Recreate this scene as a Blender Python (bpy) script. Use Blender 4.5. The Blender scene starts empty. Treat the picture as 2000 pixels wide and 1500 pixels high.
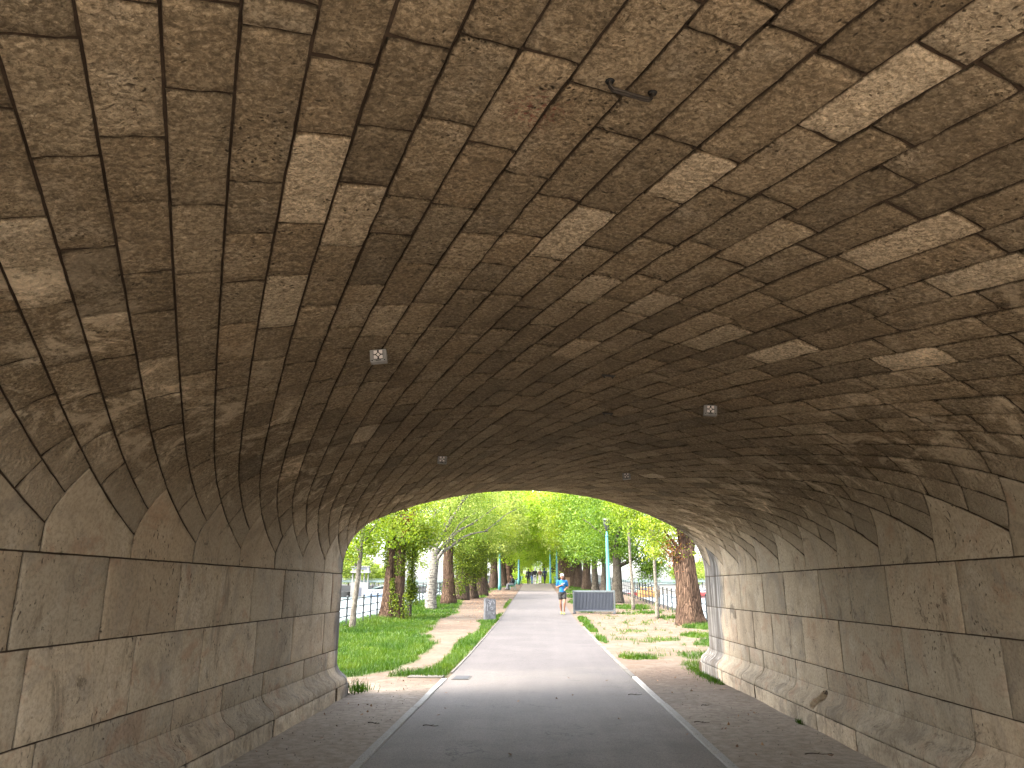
import bpy, bmesh, math, random
import numpy as np
from mathutils import Vector, Matrix, Euler
rng = np.random.default_rng(7)
random.seed(7)
scn = bpy.context.scene
COL = scn.collection
PI = math.pi
R = math.radians

# ------------------------------------------------------------------ helpers
def mesh_from(name, V, F, smooth=False, attrs=None):
    """V (n,3) array; F list of faces or (m,k) int array"""
    me = bpy.data.meshes.new(name)
    V = np.asarray(V, dtype=np.float32)
    if isinstance(F, np.ndarray):
        k = F.shape[1]; m = F.shape[0]
        me.vertices.add(len(V)); me.vertices.foreach_set('co', V.ravel())
        me.loops.add(m * k); me.loops.foreach_set('vertex_index', F.astype(np.int32).ravel())
        me.polygons.add(m)
        me.polygons.foreach_set('loop_start', np.arange(0, m * k, k, dtype=np.int32))
        me.update(calc_edges=True)
    else:
        me.from_pydata(V.tolist(), [], [list(f) for f in F]); me.update()
    me.polygons.foreach_set('use_smooth', np.full(len(me.polygons), smooth))
    if attrs:
        for an, (typ, dom, data) in attrs.items():
            a = me.attributes.new(an, typ, dom)
            if typ == 'FLOAT_COLOR': a.data.foreach_set('color', np.asarray(data, np.float32).ravel())
            else: a.data.foreach_set('value', np.asarray(data, np.float32).ravel())
    return me

def obj(name, me, mat=None, parent=None, loc=None):
    o = bpy.data.objects.new(name, me); COL.objects.link(o)
    if mat is not None and me is not None and len(me.materials) == 0: me.materials.append(mat)
    if parent is not None: o.parent = parent
    if loc is not None: o.location = loc
    return o

def tag(o, label=None, cat=None, group=None, kind=None):
    if label: o['label'] = label
    if cat: o['category'] = cat
    if group: o['group'] = group
    if kind: o['kind'] = kind
    return o

def empty(name, loc=(0, 0, 0), rz=0.0, label=None, cat=None, group=None):
    o = bpy.data.objects.new(name, None); COL.objects.link(o)
    o.location = loc; o.rotation_euler = (0, 0, rz); o.empty_display_size = .2
    return tag(o, label, cat, group)

def copy_tree(o, parent=None):
    c = o.copy(); COL.objects.link(c)
    if parent is not None: c.parent = parent
    for ch in list(o.children): copy_tree(ch, c)
    return c

class MB:
    """mesh collector"""
    def __init__(s): s.V = []; s.F = []; s.n = 0
    def add(s, V, F):
        V = np.asarray(V, float); s.V.append(V)
        s.F += [[i + s.n for i in f] for f in F]; s.n += len(V)
    def box(s, c, d, rz=0.0, M=None):
        x, y, z = [q / 2 for q in d]
        P = np.array([[-x,-y,-z],[x,-y,-z],[x,y,-z],[-x,y,-z],[-x,-y,z],[x,-y,z],[x,y,z],[-x,y,z]])
        if rz:
            a, b = math.cos(rz), math.sin(rz); P = P @ np.array([[a, b, 0], [-b, a, 0], [0, 0, 1]])
        if M is not None: P = P @ np.array(M).T
        s.add(P + np.array(c), [[0,3,2,1],[4,5,6,7],[0,1,5,4],[1,2,6,5],[2,3,7,6],[3,0,4,7]])
    def tube(s, pts, rad, n=8, cap=True, fn=None):
        pts = [np.array(p, float) for p in pts]
        rad = rad if hasattr(rad, '__len__') else [rad] * len(pts)
        V = []; prev = None
        for i, p in enumerate(pts):
            t = pts[min(i + 1, len(pts) - 1)] - pts[max(i - 1, 0)]; t = t / (np.linalg.norm(t) + 1e-9)
            if prev is None:
                a = np.array([1., 0, 0]) if abs(t[0]) < .8 else np.array([0, 1., 0])
            else: a = prev
            a = a - t * (a @ t); a /= np.linalg.norm(a); prev = a; b = np.cross(t, a)
            for k in range(n):
                th = 2 * PI * k / n
                q = rad[i] * (fn(i, k, th, p) if fn else 1.0)
                V.append(p + q * (a * math.cos(th) + b * math.sin(th)))
        F = []
        for i in range(len(pts) - 1):
            for k in range(n):
                k2 = (k + 1) % n
                F.append([i*n+k, i*n+k2, (i+1)*n+k2, (i+1)*n+k])
        if cap:
            F.append(list(range(n))[::-1]); F.append([(len(pts)-1)*n + k for k in range(n)])
        s.add(V, F)
    def lathe(s, prof, n=16, c=(0, 0, 0)):
        V = []; F = []
        for r_, z in prof:
            for k in range(n):
                V.append([c[0] + r_ * math.cos(2*PI*k/n), c[1] + r_ * math.sin(2*PI*k/n), c[2] + z])
        for i in range(len(prof) - 1):
            for k in range(n):
                k2 = (k + 1) % n; F.append([i*n+k, i*n+k2, (i+1)*n+k2, (i+1)*n+k])
        F.append(list(range(n))[::-1]); F.append([(len(prof)-1)*n + k for k in range(n)])
        s.add(V, F)
    def mesh(s, name, smooth=False):
        return mesh_from(name, np.concatenate(s.V), s.F, smooth)

def bevel_mesh(me, w, seg=1):
    bm = bmesh.new(); bm.from_mesh(me)
    bmesh.ops.bevel(bm, geom=bm.edges[:], offset=w, segments=seg, affect='EDGES', clamp_overlap=True)
    bm.to_mesh(me); bm.free(); return me

# value noise in numpy ------------------------------------------------------
_T = np.random.default_rng(3).random((64, 64))
def vnoise(x, y):
    x = np.asarray(x, float); y = np.asarray(y, float)
    xi = np.floor(x).astype(int); yi = np.floor(y).astype(int); fx = x - xi; fy = y - yi
    fx = fx*fx*(3-2*fx); fy = fy*fy*(3-2*fy)
    a = _T[xi % 64, yi % 64]; b = _T[(xi+1) % 64, yi % 64]; c = _T[xi % 64, (yi+1) % 64]; d = _T[(xi+1) % 64, (yi+1) % 64]
    return (a*(1-fx)+b*fx)*(1-fy) + (c*(1-fx)+d*fx)*fy
def fbm(x, y, o=3):
    v = 0; a = .5; t = 0
    for i in range(o):
        v = v + a*vnoise(np.asarray(x)*2**i + 17*i, np.asarray(y)*2**i + 5*i); t += a; a *= .5
    return v / t
def sstep(a, b, x): 
    t = np.clip((np.asarray(x, float) - a) / (b - a), 0, 1); return t*t*(3-2*t)

# ------------------------------------------------------------------ node helper
class NT:
    def __init__(s, name):
        s.m = bpy.data.materials.new(name); s.m.use_nodes = True
        s.t = s.m.node_tree; s.N = s.t.nodes; s.L = s.t.links
        s.b = s.N.get('Principled BSDF'); s.out = s.N.get('Material Output')
    def n(s, typ, **kw):
        x = s.N.new(typ)
        for k, v in kw.items():
            if k in ('inputs',):
                for kk, vv in v.items(): x.inputs[kk].default_value = vv
            else: setattr(x, k, v)
        return x
    def l(s, a, b): s.L.new(a, b)
    def coord(s, kind='Object', scale=(1, 1, 1), rot=(0, 0, 0), src=None):
        tc = s.n('ShaderNodeTexCoord'); mp = s.n('ShaderNodeMapping')
        mp.inputs['Scale'].default_value = scale; mp.inputs['Rotation'].default_value = rot
        s.l(src if src is not None else tc.outputs[kind], mp.inputs['Vector']); return mp.outputs['Vector']
    def noise(s, vec, scale, detail=4, rough=.6, dist=0.0):
        x = s.n('ShaderNodeTexNoise'); x.inputs['Scale'].default_value = scale; x.inputs['Detail'].default_value = detail
        x.inputs['Roughness'].default_value = rough; x.inputs['Distortion'].default_value = dist
        s.l(vec, x.inputs['Vector']); return x.outputs['Fac']
    def voro(s, vec, scale, feat='F1', rnd=1.0):
        x = s.n('ShaderNodeTexVoronoi', feature=feat); x.inputs['Scale'].default_value = scale; x.inputs['Randomness'].default_value = rnd
        s.l(vec, x.inputs['Vector']); return x.outputs['Distance']
    def ramp(s, fac, stops, interp='LINEAR'):
        x = s.n('ShaderNodeValToRGB'); e = x.color_ramp.elements; x.color_ramp.interpolation = interp
        while len(e) < len(stops): e.new(.5)
        for q, (p, c) in zip(e, stops): q.position = p; q.color = (*c, 1) if len(c) == 3 else c
        s.l(fac, x.inputs['Fac']); return x.outputs['Color']
    def mrange(s, v, a, b, c=0.0, d=1.0):
        x = s.n('ShaderNodeMapRange'); x.interpolation_type = 'SMOOTHSTEP'
        for i, q in zip((1, 2, 3, 4), (a, b, c, d)): x.inputs[i].default_value = q
        s.l(v, x.inputs[0]); return x.outputs[0]
    def math(s, op, a, b=None):
        x = s.n('ShaderNodeMath', operation=op)
        for i, q in enumerate((a, b)):
            if q is None: continue
            if isinstance(q, (int, float)): x.inputs[i].default_value = q
            else: s.l(q, x.inputs[i])
        return x.outputs[0]
    def mix(s, fac, a, b, blend='MIX'):
        x = s.n('ShaderNodeMix', data_type='RGBA', blend_type=blend)
        for i, q in zip((0, 6, 7), (fac, a, b)):
            if isinstance(q, (int, float)): x.inputs[i].default_value = q
            elif isinstance(q, (tuple, list)): x.inputs[i].default_value = (*q, 1) if len(q) == 3 else q
            else: s.l(q, x.inputs[i])
        return x.outputs[2]
    def attr(s, name, out='Color'):
        x = s.n('ShaderNodeAttribute', attribute_name=name); return x.outputs[out]
    def sep(s, c):
        x = s.n('ShaderNodeSeparateColor'); s.l(c, x.inputs[0]); return x.outputs
    def bump(s, h, strength=.5, dist=.01, normal=None):
        x = s.n('ShaderNodeBump'); x.inputs['Strength'].default_value = strength; x.inputs['Distance'].default_value = dist
        s.l(h, x.inputs['Height'])
        if normal is not None: s.l(normal, x.inputs['Normal'])
        return x.outputs['Normal']
    def done(s, color=None, rough=.9, normal=None, spec=.25, metal=0.0):
        if color is not None:
            if isinstance(color, (tuple, list)): s.b.inputs['Base Color'].default_value = (*color, 1)
            else: s.l(color, s.b.inputs['Base Color'])
        if isinstance(rough, (int, float)): s.b.inputs['Roughness'].default_value = rough
        else: s.l(rough, s.b.inputs['Roughness'])
        s.b.inputs['Specular IOR Level'].default_value = spec; s.b.inputs['Metallic'].default_value = metal
        if normal is not None: s.l(normal, s.b.inputs['Normal'])
        return s.m

def plain(name, col, rough=.6, var=.15, scale=30, bump=.1, metal=0.0, spec=.3):
    t = NT(name); v = t.coord(); f = t.noise(v, scale, 3)
    c = t.mix(f, tuple(q*(1-var) for q in col), tuple(min(1, q*(1+var)) for q in col))
    return t.done(c, rough, t.bump(f, bump, .01), spec, metal)

# ------------------------------------------------------------------ camera
EYE = 1.5
FPX = 1450.0
pitch = math.atan(398 / FPX)
psi = math.atan(48 / FPX * math.cos(pitch))
cam = bpy.data.cameras.new('camera'); co = bpy.data.objects.new('camera', cam); COL.objects.link(co)
co.location = (0, 0, EYE); co.rotation_euler = (PI/2 + pitch, 0, psi)
cam.sensor_width = 36; cam.lens = FPX / 2000 * 36; cam.clip_end = 3000; cam.clip_start = .05
scn.camera = co

# ------------------------------------------------------------------ tunnel parameters
XC, HW, RC, Z0 = .16, 3.05, 6.0, 1.8
_B = Z0 - 3.13 + RC
RH = (HW**2 + _B*_B - RC*RC) / (2*HW - 2*RC)
CX = HW - RH
TH = math.atan2(_B, CX); PH = PI/2 - TH
LH, LC = RH*TH, RC*PH
YL, YR = 11.62, 15.2            # far face at the two wall lines
NEAR = -14.3                     # shift of the unseen near face, set close to let more light in
SL = (YR - YL) / (2*HW)
def yface(X, off=0.0): return YL + (np.asarray(X) - (XC - HW)) * SL + off
FN = 1 / math.sqrt(1 + SL*SL)
def prof(s, h=0.0):
    """arc-length s from crown -> X, Z, moved h towards the inside"""
    s = np.asarray(s, float); a = np.abs(s); sg = np.sign(s)
    al = np.minimum(a, LC) / RC
    x1 = (RC - h)*np.sin(al); z1 = 3.13 - RC + (RC - h)*np.cos(al)
    b = np.clip(a - LC, 0, LH) / RH + PH
    x2 = CX + (RH - h)*np.sin(b); z2 = Z0 + (RH - h)*np.cos(b)
    x = np.where(a > LC, x2, x1); z = np.where(a > LC, z2, z1) - np.maximum(a - LC - LH, 0)
    return XC + sg*x, z
K = 2.215; KN = math.sqrt(1 + K*K)
SV, SA = 3.525, 3.70
C0 = 4.346 - K*SV
# c = Y + K s ; t = (-s + K Y)/KN  ->  Y = c - K s ; t KN = -s + K c - K^2 s
def sy(c, t):
    s = (K*np.asarray(c) - KN*np.asarray(t)) / (1 + K*K); return s, np.asarray(c) - K*s

class Stones:
    """collects stone patches: each a fine grid with an eased edge and a skirt into the joint"""
    def __init__(s): s.V = []; s.F = []; s.C = []; s.E = []; s.n = 0
    def patch(s, A, Bq, F, tint, seed, rough=.0, edge=.007, skirt=.02, joint=(.006, .006), chips=.003):
        """A,Bq: (na,nb) arrays of parameters already inset; F(a,b,h)->xyz"""
        na, nb = A.shape
        H = rough * (fbm(A*9 + seed*3.1, Bq*9 + seed*1.7, 2) - .5)
        H = H + .006*((seed*7.13) % 1 - .5)
        # eased border: extra ring
        def ext(M):
            M2 = np.empty((na+4, nb+4)); M2[2:-2, 2:-2] = M
            M2[1, 2:-2] = M[0]; M2[-2, 2:-2] = M[-1]; M2[2:-2, 1] = M[:, 0]; M2[2:-2, -2] = M[:, -1]
            for i in (1, -2):
                M2[i, 1] = M2[i, 2]; M2[i, -2] = M2[i, -3]
            M2[0] = M2[1]; M2[-1] = M2[-2]; M2[:, 0] = M2[:, 1]; M2[:, -1] = M2[:, -2]; 
            return M2
        A2, B2 = ext(A), ext(Bq); H2 = ext(H)
        # ring 2 is inset a little, ring 1 lies at the outline and lower, ring 0 at joint depth
        ca, cb = A.mean(), Bq.mean()
        in_a = np.zeros((na+4, nb+4), bool); in_a[2:-2, 2:-2] = True
        A2[2:-2, 2:-2] = ca + (A - ca) * (1 - 2*edge/max(A.max()-A.min(), .02))
        B2[2:-2, 2:-2] = cb + (Bq - cb) * (1 - 2*edge/max(Bq.max()-Bq.min(), .02))
        j1 = (vnoise(A2*23 + seed*5.3, B2*23) - .5) * 2*chips; j2 = (vnoise(A2*23 + 9, B2*23 + seed*2.9) - .5) * 2*chips
        ring = ~in_a
        A2 = np.where(ring, A2 + j1, A2); B2 = np.where(ring, B2 + j2, B2)
        H2 = np.where(ring, H2 - edge*.6, H2)
        H2[0] = -skirt; H2[-1] = -skirt; H2[:, 0] = -skirt; H2[:, -1] = -skirt
        P, E = F(A2, B2, H2)
        m, k = A2.shape
        idx = np.arange(m*k).reshape(m, k)
        q = np.stack([idx[:-1, :-1], idx[1:, :-1], idx[1:, 1:], idx[:-1, 1:]], -1).reshape(-1, 4)
        s.V.append(P.reshape(-1, 3)); s.F.append(q + s.n); s.n += m*k
        C = np.tile(np.array([*tint, 1.0]), (m, k, 1))
        rg = np.ones((m, k)); rg[1] = rg[-2] = .72; rg[:, 1] = rg[:, -2] = .72; rg[0] = rg[-1] = .14; rg[:, 0] = rg[:, -1] = .14      # joint sides darkened in the tint, painting shade into the gaps
        C[..., 0] *= rg
        s.C.append(C.reshape(-1, 4)); s.E.append(E.ravel())
    def mesh(s, name, flip=False):
        V = np.concatenate(s.V); Fc = np.concatenate(s.F)
        if flip: Fc = Fc[:, ::-1]
        me = mesh_from(name, V, Fc, True, {'tint': ('FLOAT_COLOR', 'POINT', np.concatenate(s.C)), 'edge': ('FLOAT', 'POINT', np.concatenate(s.E))})
        return me

def clampY(X, Y):
    """clip to both faces; returns Y and distance to far face"""
    yf = yface(X); yn = yface(X, NEAR)
    d = (yf - Y)*FN
    return np.clip(Y, yn, yf), np.maximum(d, 0)
def flare(d, X):
    w = .30 + .25*sstep(0, 3, X)
    return -.13*np.clip((w - d)/w, 0, 1)**2

def Fvault(s, Y, h):
    X, Z = prof(s, 0)
    Yc, d = clampY(X, Y)
    hh = h + flare(d, X)
    X, Z = prof(s, hh)
    return np.stack([X, Yc, Z], -1), d

def in_bounds(P):
    yf = yface(P[0]); yn = yface(P[0], NEAR); return (P[1] < yf) and (P[1] > yn)

# light stones seen in the photograph: course index -> (t0, t1, brightness)
SPECIAL = {7: [(2.472, 3.105, 1.85), (3.602, 4.237, 1.6)], 8: [(2.778, 3.301, 1.55)], 10: [(1.873, 2.400, 1.3)], 2: [(3.0, 3.658, 1.5)],
 15: [(1.327, 1.803, 2.0), (1.818, 2.292, 1.35), (3.32, 3.718, 1.5), (1.0, 1.315, 1.6)], 14: [(2.102, 2.479, 1.75)],
 19: [(1.849, 2.438, 1.7)], 17: [(2.33, 2.816, 1.4), (3.349, 3.717, 1.5), (4.299, 4.725, 1.5)], 21: [(1.858, 2.317, 1.6)],
 13: [(2.686, 3.242, 1.75)], 22: [(3.351, 3.855, 1.9)], 24: [(2.742, 3.196, 1.9)], 20: [(3.488, 4.014, 1.5)], 12: [(1.418, 1.593, 1.25)],
 4: [(1.969, 2.555, 1.35)], 5: [(1.931, 2.308, 1.1), (2.32, 2.97, 1.1)], 6: [(1.886, 2.002, 1.1), (2.018, 2.805, 1.05)], 11: [(3.088, 3.474, 1.3)]}

vault = Stones()
imp = {-1: Stones(), 1: Stones()}
r2 = np.random.default_rng(11)
for i in range(-32, 62):
    c0 = C0 + .5*i; c1 = c0 + .5
    # left end: tooth n with C_V in [C0+n, C0+n+1]
    n = math.floor(i / 2)
    tl = (SV + K*(4.346 + n)) / KN
    # right end: teeth V at s=+SV, C = C0 + .5*j ; V spaced 1 in Y, same phase as the left ones (16 courses apart)
    m = math.ceil(i / 2) + .5            # right-hand springers sit half a metre out of step
    YVr = C0 + m - K*SV
    tr = (-SV + K*YVr) / KN
    ts = [tr]
    sp = sorted(SPECIAL.get(i, []))
    marks = []
    cur = tr
    def fill(a, b):
        L = b - a
        if L < .12: return [a, b] if L > .02 else [b]
        k = max(1, round(L / r2.uniform(.43, .56)))
        w = r2.uniform(.72, 1.28, k); w = w / w.sum() * L
        return [a] + list(a + np.cumsum(w))
    edges = []
    for (a, b, br) in sp:
        if a - cur <= .12: a = cur
        if a - cur > .1: 
            e = fill(cur, a); edges += [(e[q], e[q+1], None) for q in range(len(e)-1)]
        edges.append((max(a, cur), b, br)); cur = b
    if tl - cur > .02:
        e = fill(cur, tl); edges += [(e[q], e[q+1], None) for q in range(len(e)-1)]
    for (a, b, br) in edges:
        sm, ym = sy((c0+c1)/2, (a+b)/2)
        X, Z = prof(float(sm))
        hl = (b-a)/2 + .3
        if ym - hl > yface(float(X)) or ym + hl < yface(float(X), NEAR): continue
        jb, jt = float(np.interp(i, [6, 17], [.0105, .0125]))*KN/2, float(np.interp(i, [6, 17], [.0065, .0072]))     # joint half widths (c is stretched by KN)
        nb_ = max(4, int((b-a)/.05))
        A, Bq = np.meshgrid(np.linspace(a+jt, b-jt, nb_), np.linspace(c0+jb, c1-jb, 5), indexing='ij')
        seed = r2.random()*100
        if br is None:
            br = r2.normal(1.0, .13)
            if r2.random() < .05: br *= 1.3
        else: br = 1 + (br-1)*.95
        if abs(float(sm)) > 2.75: br = max(br, .98)
        tint = (max(.55, br)*.5, r2.random(), r2.random())
        def Fv(t, c, h):
            s_, Y_ = sy(c, t); return Fvault(s_, Y_, h)
        vault.patch(A, Bq, Fv, tint, seed, rough=.018, edge=.007, skirt=.022, chips=.005)

# impost stones with their saw-tooth heads
cphi = K/KN; sphi = 1/KN
for side in (-1, 1):
    for n in range(-22, 34):
        if side < 0:
            y0 = 4.346 + n; ya = y0 + sphi**2; ap = sphi*cphi
        else:
            y0 = C0 + n + .5 - K*SV; ya = y0 + cphi**2; ap = sphi*cphi
        y1 = y0 + 1
        X = XC + side*HW
        if y0 - .3 > yface(X) or y1 + .3 < yface(X, NEAR): continue
        j = .007
        ys = np.concatenate([np.linspace(y0+j, ya, 7 if side < 0 else 14), np.linspace(ya, y1-j, 14 if side < 0 else 7)[1:]])
        top = np.interp(ys, [y0, ya, y1], [SV, SV-ap, SV]) + .010
        u = np.linspace(0, 1, 9)
        A = np.repeat(ys[:, None], 9, 1)
        Bq = (SA-.008)*(1-u[None]) + top[:, None]*u[None]
        seed = r2.random()*100
        tint = (r2.normal(1, .09)*.5, r2.random(), r2.random())
        def Fi(Y_, s_, h, side=side):
            return Fvault(side*s_, Y_, h)
        imp[side].patch(A, Bq, Fi, tint, seed, rough=.008, edge=.0025, skirt=.02, chips=.002)

# side walls and plinths
ZA = 1.70
rows = [(ZA, 1.165), (1.165, .64), (.64, .415)]
JL = [[4.2, 5.08, 6.14, 7.75, 8.73, 9.88, 10.8], [4.38, 5.56, 6.69, 7.97, 9.16, 10.5], [4.58, 6.27, 7.24, 8.28, 9.70, 10.8]]
JR = [[5.1, 5.96, 7.16, 8.02, 8.86, 10.1, 11.04, 12.26, 13.3, 14.3], [5.54, 7.0, 8.4, 9.54, 10.77, 11.67, 12.64, 13.75], [4.7, 6.05, 7.86, 8.9, 9.93, 11.3, 12.0, 13.2, 14.2]]
wall = {-1: Stones(), 1: Stones()}; plinth = {-1: Stones(), 1: Stones()}
PRO = .155     # plinth projection
HOLE = (9.02, .295)
OG = [(0.0, .415), (.004, .40), (.012, .375), (.028, .345), (.055, .315), (.088, .292), (.118, .270), (.140, .245), (.150, .215), (.152, .19), (.150, .178)]
og_l = np.concatenate([[0], np.cumsum([math.hypot(OG[i+1][0]-OG[i][0], OG[i+1][1]-OG[i][1]) for i in range(len(OG)-1)])])
og_x = np.array([q[0] for q in OG]); og_z = np.array([q[1] for q in OG])
for side in (-1, 1):
    J = JL if side < 0 else JR
    Xw = XC + side*HW
    yend = float(yface(Xw)); ystart = float(yface(Xw, NEAR))
    def Fw(Y, Z, h, side=side):
        X = np.full_like(Y, XC + side*HW)
        Yc, d = clampY(X, Y)
        X = X - side*(h + flare(d, X))
        return np.stack([X, Yc, Z], -1), d
    def Fo(Y, L, h, side=side):
        ox = np.interp(L, og_l, og_x); oz = np.interp(L, og_l, og_z)
        X = np.full_like(Y, XC + side*HW)
        Yc, d = clampY(X, Y)
        fl = flare(d, X)*.6
        if side > 0:      # the broken hole in the moulding
            q = np.exp(-(((Y-HOLE[0] + .5*(oz-HOLE[1]))/.075)**2 + ((oz-HOLE[1])/.085)**2)**3)
            fl = fl - .34*q
        return np.stack([X - side*(h + fl + ox), Yc, oz], -1), d
    def Fp(Y, Z, h, side=side):
        X = np.full_like(Y, XC + side*HW)
        Yc, d = clampY(X, Y)
        return np.stack([X - side*(h + PRO + flare(d, X)*.5), Yc, Z], -1), d
    for ri, (zt, zb) in enumerate(rows):
        js = list(J[ri])
        while js[0] > ystart: js.insert(0, js[0] - r2.uniform(.95, 1.45))
        while js[-1] < yend: js.append(js[-1] + r2.uniform(.9, 1.2))
        for a, b in zip(js[:-1], js[1:]):
            if b < ystart or a > yend: continue
            nn = max(5, int((b-a)/.06))
            jz = .006 if ri == 0 else .005
            A, Bq = np.meshgrid(np.linspace(a+.0075, b-.0075, nn), np.linspace(zb+(.005 if ri < 2 else 0), zt-jz, 7 if ri < 2 else 4), indexing='ij')
            tint = (r2.normal(1, .13)*.5, r2.random(), r2.random()); seed = r2.random()*100
            wall[side].patch(A, Bq, Fw, tint, seed, rough=.006, edge=.0022, skirt=.02, chips=.002)
            if ri == 2:
                fine = side > 0 and a - .2 < HOLE[0] < b + .2
                nn2 = nn*3 if fine else nn
                A, Bq = np.meshgrid(np.linspace(a+.004, b-.004, nn2), np.linspace(og_l[-1], 0.002, 22 if fine else 14), indexing='ij')
                plinth[side].patch(A, Bq, Fo, tint, seed, rough=.006, edge=.0022, skirt=.02, chips=.002)
                off = r2.uniform(-.05, .05)
                A, Bq = np.meshgrid(np.linspace(a+.005+off, b-.005+off, nn), np.linspace(-.06, .172, 6), indexing='ij')
                tint = (r2.normal(1, .1)*.5, r2.random(), r2.random())
                plinth[side].patch(A, Bq, Fp, tint, seed+5, rough=.014, edge=.006, skirt=.02, chips=.004)

# ------------------------------------------------------------------ stone materials
def stone_mat(name, base, dark, light, rough_surface, vault_dim=0.0):
    t = NT(name)
    v = t.coord('Object')
    sp = t.sep(t.attr('tint'))
    edge = t.attr('edge', 'Fac')
    big = t.noise(v, 1.1, 5, .62, .4); mid = t.noise(v, 5.5, 6, .68, .3); fine = t.noise(v, 38, 5, .7)
    # texture offset per stone
    cmb = t.n('ShaderNodeCombineXYZ'); t.l(t.math('MULTIPLY', sp[1], 37.0), cmb.inputs[0]); t.l(t.math('MULTIPLY', sp[2], 53.0), cmb.inputs[1])
    vo = t.n('ShaderNodeVectorMath', operation='ADD'); t.l(v, vo.inputs[0]); t.l(cmb.outputs[0], vo.inputs[1]); vv = vo.outputs[0]
    blot = t.noise(vv, 3.2, 6, .68, .5)
    col = t.mix(t.mrange(mid, .3, .72), dark if rough_surface else tuple(.6*a_+.4*b_ for a_, b_ in zip(base, dark)), base)
    col = t.mix(t.math('MULTIPLY', t.mrange(blot, .50, .72), .8), col, light)
    if not rough_surface:
        bl2 = t.noise(vv, 1.7, 6, .7, 1.2); col = t.mix(t.math('MULTIPLY', t.mrange(bl2, .50, .64), .65), col, (.30, .255, .20)); bl3 = t.noise(vv, 2.4, 5, .7, .8); col = t.mix(t.math('MULTIPLY', t.mrange(bl3, .53, .65), .55), col, (.36, .215, .135))
    # hue per stone: greyer / pinker / more ochre
    col = t.mix(t.math('MULTIPLY', t.mrange(sp[2], .55, 1.0), .30), col, (base[0]*1.02, base[1]*.90, base[2]*.80))
    col = t.mix(t.math('MULTIPLY', t.mrange(sp[1], .6, 1.0), .35), col, (base[0]*.92, base[1]*.98, base[2]*1.05))
    # blotchy brown patches
    st = t.math('MULTIPLY', t.mrange(big, .50, .72), .55)
    col = t.mix(st, col, tuple(q*.62 for q in dark))
    # fine speckle
    col = t.mix(t.math('MULTIPLY', t.mrange(fine, .36, .58, 1, 0), .55 if rough_surface else .36), col, tuple(q*.45 for q in dark))
    # brown tide marks and drips inside the blocks
    vd = t.coord('Object', (1, 1, .28)); dr = t.noise(vd, 4.2, 6, .72, .9)
    col = t.mix(t.math('MULTIPLY', t.mrange(dr, .55, .70),   .72 if not rough_surface else .3), col, tuple(q*.50 for q in dark))
    bk = t.noise(v, 2.0, 7, .8, 1.2)
    col = t.mix(t.math('MULTIPLY', t.mrange(bk, .585, .66), .62), col, (.075, .058, .04))
    if rough_surface:
        col = t.mix(t.math('MULTIPLY', t.mrange(sp[0], .56, .85), .5), col, t.mix(blot, (.38, .31, .22), (.53, .455, .34)))
        gr = t.noise(vv, 55, 4, .75, .6); g2 = t.noise(vv, 20, 5, .75, 1.0)
        col = t.mix(t.math('MULTIPLY', t.mrange(gr, .41, .52, 1, 0), .68), col, tuple(q*.38 for q in dark))
        col = t.mix(t.math('MULTIPLY', t.mrange(g2, .37, .50, 1, 0), .58), col, tuple(q*.50 for q in dark))
        col = t.mix(t.math('MULTIPLY', t.mrange(gr, .56, .68), .5), col, tuple(min(1, q*1.25) for q in light))
    # pits
    pv = t.coord('Object', (1, 1, .45) if not rough_surface else (1, 1, 1))
    dist = t.n('ShaderNodeVectorMath', operation='ADD')
    nz = t.n('ShaderNodeTexNoise'); nz.inputs['Scale'].default_value = 9; t.l(v, nz.inputs['Vector'])
    sc = t.n('ShaderNodeVectorMath', operation='SCALE'); sc.inputs['Scale'].default_value = .11; t.l(nz.outputs['Color'], sc.inputs[0])
    t.l(pv, dist.inputs[0]); t.l(sc.outputs[0], dist.inputs[1])
    p1 = t.voro(dist.outputs[0], 26 if not rough_surface else 30)
    gate = t.mrange(t.noise(v, 2.6, 4, .6), .46, .62)
    pit = t.math('MULTIPLY', t.mrange(p1, .13, .24, 1, 0), gate)
    p2 = t.voro(dist.outputs[0], 70)
    pit2 = t.math('MULTIPLY', t.mrange(p2, .12, .26, 1, 0), t.mrange(t.noise(v, 6, 3), .48, .62))
    pits = t.math('MAXIMUM', pit, t.math('MULTIPLY', pit2, .8))
    col = t.mix(t.math('MULTIPLY', pits, .9), col, tuple(q*.15 for q in dark))
    # pale efflorescence where water seeps: low on the vault and on the walls
    sx = t.n('ShaderNodeSeparateXYZ'); t.l(v, sx.inputs[0])
    zz = sx.outputs['Z']
    eff = t.math('MULTIPLY', t.math('MULTIPLY', t.mrange(zz, 2.0, 2.45), t.mrange(zz, 2.62, 2.95, 1, 0)), t.mrange(t.noise(v, 2.3, 7, .78, .7), .50, .60))
    col = t.mix(t.math('MULTIPLY', eff, .62), col, tuple(min(1, q*1.5) for q in light))
    # patchy darkening of the vault, low daylight put into the colour
    if vault_dim: 
        sm = t.math('MULTIPLY', t.mrange(t.noise(v, .55, 4, .6, .5), .35, .68), vault_dim)
        col = t.mix(sm, col, tuple(q*.45 for q in dark))
    if rough_surface:
        col = t.mix(t.math('MULTIPLY', t.mrange(zz, 1.95, 2.55, 1, 0), .7), col, t.mix(mid, (.40, .315, .215), (.52, .44, .335)))
    # red paint traces by the iron staple
    rd = t.n('ShaderNodeVectorMath', operation='DISTANCE'); rd.inputs[1].default_value = (.02, 2.28, 3.12); t.l(v, rd.inputs[0])
    red = t.math('MULTIPLY', t.mrange(rd.outputs['Value'], .03, .16, 1, 0), t.mrange(t.noise(v, 60, 4, .8), .52, .6))
    col = t.mix(t.math('MULTIPLY', red, .6), col, (.22, .035, .03))
    # rain stains by the open arch: grey and white runs
    xs = sx.outputs['X']
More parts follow.
